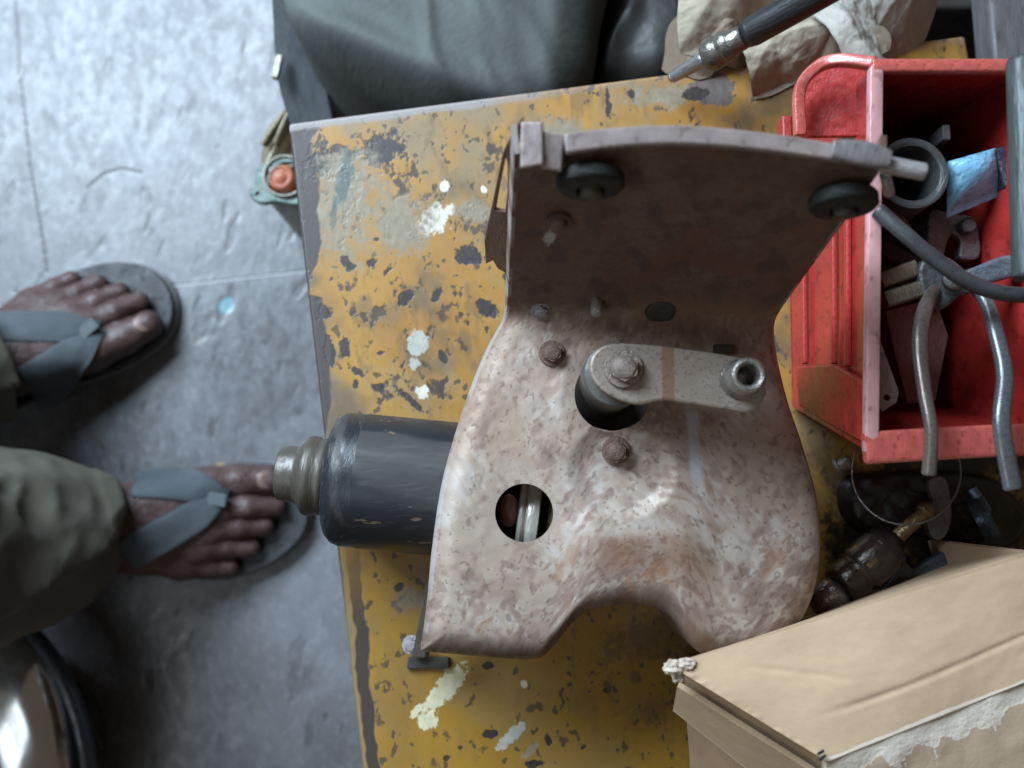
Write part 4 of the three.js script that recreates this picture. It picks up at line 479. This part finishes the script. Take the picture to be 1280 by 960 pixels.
  put('shaft', turned([[0, 0], [0, 0.0028], [0.002, 0.0036], [0.024, 0.0046], [0.03, 0.0052], [0.03, 0]], q0, q1), mat(0.42, 0.43, 0.45, 0.3, 0.7), o);
  put('collar', turned([[0.028, 0], [0.028, 0.0085], [0.03, 0.0098], [0.035, 0.0098], [0.037, 0.0082], [0.039, 0.008], [0.04, 0.0092], [0.044, 0.009], [0.046, 0.0075], [0.056, 0.007], [0.056, 0]], q0, q1), mat(0.2, 0.19, 0.17, 0.35, 0.6), o);
  put('grip', turned([[0.055, 0], [0.055, 0.0075], [0.06, 0.0086], [0.13, 0.0088], [0.14, 0.006], [0.142, 0]], q0, q1), mat(0.025, 0.027, 0.03, 0.45), o);
  tag(mesh('grey_board', new RoundedBoxGeometry(0.05, 0.028, 0.2, 2, 0.003).rotateY(0.03).translate(...P(1264, -60, 0.2945).toArray()), mat(0.13, 0.12, 0.125, 0.8)), 'weathered grey board lying on the dark crate past the far corner of the workbench', 'board');
  // cast pump lying beside the bench: green flange, orange plug
  const pu = thing('cast_pump', 'small cast pump with green flange and orange plug beside the workbench', 'pump', P(345, 215, 0.0)), fy = 0.15, tan = mat(0.3, 0.26, 0.17, 0.45, 0.3), green = mat(0.1, 0.155, 0.135, 0.5, 0.15);
  put('pump_body', mound([[334, 152], [322, 186], [319, 226], [332, 246], [360, 252], [400, 240], [400, 160], [358, 130]], 0.135, 0.006, 0.0005, { R: 0.014, noise: (x, z) => 0.005 * Math.sin(x * 260 + z * 120) }), tan, pu);
  put('web', [bar([P(330, 182, 0.146), P(344, 160, 0.15), P(358, 140, 0.148)], 0.004, 0.012), bar([P(346, 180, 0.146), P(352, 164, 0.15), P(362, 142, 0.148)], 0.004, 0.012)], tan, pu);
  const fl = put('flange', flat([[322, 208], [334, 203], [346, 197], [366, 195], [395, 196], [412, 222], [395, 252], [370, 256], [345, 252], [326, 254], [313, 246], [312, 236], [318, 226]], fy + 0.012, 0.007, { smooth: 90, bevel: 0.0012, holes: [{ c: [360, 226], r: 0.0175 }, { c: [322, 242], r: 0.0032 }, { c: [333, 216], r: 0.0038 }] }), green, pu);
  put('seal_ring', turnedUp([[0, 0.0158], [0, 0.0178], [0.0136, 0.0178], [0.0142, 0.0168], [0.0136, 0.0158], [0, 0.0158]], P(360, 226, fy), 48), mat(0.5, 0.48, 0.42, 0.5, 0.2), pu);
  put('orange_plug', turnedUp([[-0.02, 0], [-0.02, 0.0105], [0.008, 0.0115], [0.0105, 0.0108], [0.012, 0.0085], [0.0105, 0.0076], [0.0102, 0.005], [0.012, 0.0042], [0.0122, 0]], P(354, 226, fy), 40), mat(0.42, 0.11, 0.045, 0.5), pu);
}

// ------------------------------------------------------------------ bright headlamp shell on the floor
{
  const o = thing('headlamp_shell', 'shiny chrome lamp shell with dark rim on the floor near the trouser leg', 'lamp', P(10, 930, 0)), c = P(0, 950, 0.085);
  const chrome = mat(0.7, 0.74, 0.78, 0.2, 0.95, G1, { bumpScale: 0.0003 });
  put('shell', new THREE.SphereGeometry(1, 64, 40).scale(0.08, 0.045, 0.125).rotateX(0.16).rotateZ(0.36).translate(c.x - 0.004, c.y - 0.012, c.z), chrome, o);
  const rp = []; for (let i = 0; i < 48; i++) { const t = i / 48 * 2 * Math.PI; rp.push(V(c.x + 0.08 * Math.cos(t) + 0.012 * Math.sin(t), c.y - 0.016 + 0.028 * Math.cos(t) - 0.016 * Math.sin(t), c.z + 0.12 * Math.sin(t))); }
  put('rim', bar(rp, 0.011, 0.02, { closed: true, seg: 120, pow: 2.5 }), mat(0.07, 0.085, 0.11, 0.3, 0.3), o);
  put('foot_ring', turnedUp([[0, 0.05], [0, 0.056], [0.05, 0.05], [0.05, 0.045], [0, 0.05]], V(c.x, 0.0005, c.z)), mat(0.06, 0.07, 0.08, 0.5), o);
  tag(mesh('dark_lever', bar([P(32, 800, 0.03), P(50, 812, 0.035), P(72, 836, 0.03), P(96, 880, 0.02), P(118, 940, 0.012)], (t) => 0.01 + 0.012 * t, 0.008, { pow: 3 }), mat(0.025, 0.03, 0.05, 0.4)), 'thin dark blue lever on the floor beside the chrome lamp shell', 'lever');
}

// ------------------------------------------------------------------ person: two feet in flip-flops, trouser legs
{
  const pe = thing('person', 'person in grey trousers and grey flip-flops standing on the floor beside the workbench', 'person', P(100, 560, 0));
  const SOLE = 0.017;
  const SK = tex(512, 512, (u, v) => { const a = fbm(u * 7, v * 7, 4, 3, 7), b = fbm(u * 60, v * 60, 3, 13, 60), k = 0.8 + 0.5 * (a - 0.5) + 0.35 * (b - 0.5); return [0.09 * k, 0.05 * k, 0.046 * k, 0.5 + 0.6 * (b - 0.5) + 0.3 * (a - 0.5), 0.5 + 0.3 * (b - 0.5)]; });
  const skin = texMat(SK, { bumpScale: 0.0011, sheen: 0.2, sheenColor: col(0.3, 0.25, 0.25), sheenRoughness: 0.5 }), nail = mat(0.24, 0.16, 0.135, 0.45, 0, G4, { bumpScale: 0.0002 }), tc = mat(0.115, 0.105, 0.08, 0.95, 0, rep(WEAVE, 3), { bumpScale: 0.0008 });
  const foam = mat(0.032, 0.033, 0.04, 0.75, 0, G2), edge = mat(0.2, 0.21, 0.22, 0.7), web = mat(0.065, 0.078, 0.092, 0.7, 0, rep(WEAVE, 1.5), { bumpScale: 0.0008 });
  // foot: x to the toes, z to the big toe side, y up from the sandal
  const toes = [
    { c: [[0.185, 0.023, 0.027, 0.0195], [0.214, 0.0185, 0.032, 0.0148], [0.2405, 0.0135, 0.031, 0.0138]], n: [0.244, 0.0238, 0.031, 0.0105, 0.009] },
    { c: [[0.190, 0.026, 0.007, 0.015], [0.222, 0.0215, 0.0075, 0.0095], [0.2435, 0.0105, 0.0065, 0.0101]], n: [0.2475, 0.0175, 0.0065, 0.005, 0.005] },
    { c: [[0.184, 0.026, -0.009, 0.0148], [0.211, 0.0205, -0.0105, 0.0092], [0.2325, 0.0102, -0.0115, 0.0097]], n: [0.2365, 0.017, -0.0115, 0.0047, 0.0047] },
    { c: [[0.174, 0.024, -0.0245, 0.0145], [0.198, 0.019, -0.0275, 0.0089], [0.2185, 0.0098, -0.029, 0.0094]], n: [0.2225, 0.0163, -0.029, 0.0043, 0.0044] },
    { c: [[0.160, 0.021, -0.038, 0.014], [0.181, 0.0165, -0.0435, 0.0088], [0.1985, 0.0092, -0.0455, 0.0091]], n: [0.2025, 0.0155, -0.0455, 0.0038, 0.004] }];
  const root = [0.075, 0.062, 0, 0.033];
  const foot = (x, y, z, shin) => {
    let d = cap(x, y, z, [0.03, 0.03, 0, 0.029], [0.07, 0.055, 0, 0.034]); d = smin(d, cap(x, y, z, [0.062, 0.075, 0, 0.034], shin), 0.03); d = smin(d, cap(x, y, z, [0.04, 0.028, 0, 0.03], [0.13, 0.024, -0.012, 0.03]), 0.03);
    for (const t of toes) d = smin(d, cap(x, y, z, root, t.c[0]), 0.009);
    let tt = 9; for (const t of toes) tt = Math.min(tt, smin(cap(x, y, z, t.c[0], t.c[1]), cap(x, y, z, t.c[1], t.c[2]), 0.006));
    d = smin(d, tt, 0.011); d = Math.max(d, -y * 1.0);                    // flat under the sole
    for (const t of toes) { const [a, b] = [t.c[1], t.c[2]], q = Math.hypot(x - lerp(a[0], b[0], 0.05), z - a[2]); d += 0.0004 * Math.exp(-q * q / 2e-6) * Math.sin(x * 2600); }
    return d + 0.0009 * (n3(x * 110, y * 110, z * 110) - 0.5);
  };
  const feet = [{ tip: P(196, 400, 0.03), ang: -31, m: 1, shin: [0.045, 0.24, -0.005, 0.042] }, { tip: P(350, 599, 0.03), ang: -4.5, m: -1, shin: [0.035, 0.24, 0.004, 0.042] }];
  const bodies = [];
  for (const f of feet) {
    const th = THREE.MathUtils.degToRad(f.ang), M = new THREE.Matrix4().makeBasis(V(Math.cos(th), 0, Math.sin(th)), V(0, 1, 0), V(-Math.sin(th), 0, Math.cos(th)).multiplyScalar(1)); 
    const tipL = V(0.25, 0, 0.031 * f.m).applyMatrix4(M); M.setPosition(f.tip.x - tipL.x, SOLE, f.tip.z - tipL.z); f.M = M;
    const g = field((x, y, z) => foot(x, y, z * f.m, f.shin), V(-0.02, -0.006, -0.08), V(0.266, 0.2, 0.08), 0.0022, 9); g.applyMatrix4(M); bodies.push(g);
    f.top = (x, z) => { let y = 0.14; for (let i = 0; i < 40; i++) { const d = foot(x, y, z * f.m, f.shin); if (d < 0.0004) break; y -= Math.max(d * 0.7, 0.0006); if (y < 0) return 0; } return y; };
  }
  const body = put('body', bodies, skin, pe);
  for (const f of feet) {
    for (const t of toes) { const [x, y, z, a, b] = t.n, g = new THREE.SphereGeometry(1, 20, 12).scale(a, 0.0028, b).rotateZ(-0.5).translate(x - 0.003, y, z * f.m).applyMatrix4(f.M); put('toenail', g, nail, pe); }
    // flip-flop
    const out = [[-0.012, 0], [-0.004, 0.026], [0.03, 0.036], [0.08, 0.034], [0.13, 0.038], [0.18, 0.049], [0.22, 0.052], [0.25, 0.045], [0.269, 0.024], [0.274, 0], [0.268, -0.022], [0.25, -0.04], [0.225, -0.053], [0.19, -0.06], [0.15, -0.055], [0.1, -0.042], [0.05, -0.036], [0.01, -0.03]];
    const sp = (k) => new THREE.Shape(new THREE.CatmullRomCurve3(out.map(([x, z]) => V(x + (x - 0.13) * (k - 1), z * f.m * k * 0.97, 0)), true, 'centripetal').getSpacedPoints(90).slice(0, -1).map((q) => new THREE.Vector2(q.x, -q.y)));
    const slab = (k, y0, h, bv) => { const g = new THREE.ExtrudeGeometry(sp(k), { depth: h - 2 * bv, bevelEnabled: true, bevelSize: bv, bevelThickness: bv, bevelOffset: -bv, bevelSegments: 3 }); g.translate(0, 0, bv).rotateX(-Math.PI / 2).translate(0, y0 - SOLE, 0); const uv = g.attributes.uv; for (let i = 0; i < uv.count; i++) uv.setXY(i, uv.getX(i) * 8, uv.getY(i) * 8); return g.applyMatrix4(f.M); };
    const ff = put('flip_flop', slab(0.985, 0.009, 0.0085, 0.002), foam, pe);
    mesh('outsole', local(slab(1, 0.0006, 0.0083, 0.002), pe), edge, ff);
    const post = [0.207, 0.0185];
    const strap = (side) => {                                           // from the toe post over the instep to the side of the sole
      const end = side > 0 ? [0.112, 0.037] : [0.1, -0.041], mid = side > 0 ? [0.17, 0.04] : [0.17, -0.004], N = 44, Mw = 14, hgt = [];
      const at = (u, v) => { const b0 = (1 - u) * (1 - u), b1 = 2 * u * (1 - u), b2 = u * u, x = b0 * post[0] + b1 * mid[0] + b2 * end[0], z = b0 * post[1] + b1 * mid[1] + b2 * end[1], tx = 2 * (1 - u) * (mid[0] - post[0]) + 2 * u * (end[0] - mid[0]), tz = 2 * (1 - u) * (mid[1] - post[1]) + 2 * u * (end[1] - mid[1]), l = Math.hypot(tx, tz), w = lerp(0.013, 0.029, sstep(0, 0.35, u)) - 0.006 * sstep(0.6, 1, u); return [x - tz / l * v * w, z + tx / l * v * w]; };
      for (let i = 0; i <= N; i++) for (let j = 0; j <= Mw; j++) { const u = i / N, [x, z] = at(u, j / Mw - 0.5); let y = f.top(x, z * f.m); hgt.push(lerp(y, 0.002, sstep(0.8, 1, u))); }
      for (let it = 0; it < 14; it++) for (let i = 1; i < N; i++) for (let j = 0; j <= Mw; j++) { const a = i * (Mw + 1) + j; const m = 0.25 * (hgt[a - Mw - 1] + hgt[a + Mw + 1] + hgt[j ? a - 1 : a] + hgt[j < Mw ? a + 1 : a]); hgt[a] = Math.max(hgt[a], m); }
      const pos = [], uv = [], idx = [], o = (N + 1) * (Mw + 1);
      for (const k of [0, 1]) for (let i = 0; i <= N; i++) for (let j = 0; j <= Mw; j++) { const u = i / N, v = j / Mw - 0.5, [x, z] = at(u, v), y = hgt[i * (Mw + 1) + j] + (k ? 0.0003 : 0.0028 - 0.0012 * Math.pow(Math.abs(v * 2), 6)); const q = V(x, y, z * f.m).applyMatrix4(f.M); pos.push(q.x, q.y, q.z); uv.push(u * 2, v); }
      for (let i = 0; i < N; i++) for (let j = 0; j < Mw; j++) { const a = i * (Mw + 1) + j, b = a + Mw + 1; idx.push(a, b, a + 1, b, b + 1, a + 1, o + a, o + a + 1, o + b, o + b, o + a + 1, o + b + 1); }
      for (let i = 0; i < N; i++) for (const j of [0, Mw]) { const a = i * (Mw + 1) + j, b = a + Mw + 1; idx.push(a, b, a + o, b, b + o, a + o); }
      return geo(pos, idx, uv);
    };
    for (const s of [1, -1]) mesh('strap', local(strap(s), pe), web, ff);
    const kn = new RoundedBoxGeometry(0.02, 0.0032, 0.012, 3, 0.0015).rotateY(0.2 * f.m).translate(0.199, f.top(0.197, 0.017 * f.m) + 0.0042, 0.0165 * f.m).applyMatrix4(f.M); mesh('strap_knot', local(kn, pe), mat(0.085, 0.105, 0.12, 0.6), ff);
    mesh('toe_post', local(turnedUp([[0, 0], [0, 0.0028], [0.024, 0.0028], [0.026, 0]], V(post[0] + 0.001, 0, post[1] * f.m)).applyMatrix4(f.M), pe), web, ff);
  }
  // trousers: both legs up to the seat, cloth folding at the ankle
  const legs = feet.map((f, i) => { const w = (x, y, z) => V(x, y, z * f.m).applyMatrix4(f.M), h = i ? w(0.096, 0.05, 0) : w(0.1, 0.058, 0), k = i ? V(-0.47, 0.50, 0.06) : V(-0.6, 0.50, -0.07), hip = V(-0.98, 0.56, i ? 0.06 : -0.06), a = i ? V(-0.402, 0.15, 0.046) : h.clone().lerp(k, 0.25); return [[h.x, h.y, h.z, i ? 0.042 : 0.05], [a.x, a.y, a.z, i ? 0.066 : 0.06], [k.x, k.y, k.z, 0.078], [hip.x, hip.y, hip.z, 0.1]]; });
  legs.forEach((l, i) => { const f = feet[i], fw = V(1, 0, 0).transformDirection(f.M); l.n = V(l[0][0] - l[1][0], l[0][1] - l[1][1], l[0][2] - l[1][2]).normalize().addScaledVector(fw, 0.9).normalize(); });
  const trouser = (x, y, z) => {
    const fold = 0.016 * (n3(x * 13 + y * 7, y * 16 - z * 7, z * 18) - 0.5) + 0.0035 * (Math.abs(n3(x * 30 + z * 25, y * 26 - z * 30, x * 20 + y * 20) - 0.5) * 4 - 0.7) + 0.016 * (Math.sqrt(Math.pow(Math.sin((y * 0.45 - z * 0.55 + x * 0.7) * 62 + 3.2 * n3(x * 7, y * 7, z * 7)), 2) + 0.02) - 0.65) * clamp(1.5 - y * 3, 0.15, 1) * sstep(0.03, 0.11, y) + 0.003 * (n3(x * 60, y * 60, z * 60) - 0.5);
    let d = 9; for (const l of legs) { let q = 9; for (let i = 0; i < 3; i++) q = smin(q, cap(x, y, z, l[i], l[i + 1]), 0.03); const e = (x - l[0][0]) * l.n.x + (y - l[0][1]) * l.n.y + (z - l[0][2]) * l.n.z - 0.014; q += fold - 0.002 * (sstep(-0.022, -0.019, e)); d = smin(d, -smin(-q, -e, 0.004), 0.006); }
    return d;
  };
  const lo = V(-0.62, 0.012, -0.24), hi = V(-0.2, 0.34, 0.16);
  const soft = (g) => { g.computeVertexNormals(); return g; };
  put('trousers', [soft(field(trouser, lo, hi, 0.0036, 3)), soft(field(trouser, V(-1.1, 0.325, -0.2), V(-0.3, 0.7, 0.2), 0.012, 3))], tc, pe);
}
renderer.render(scene, camera);
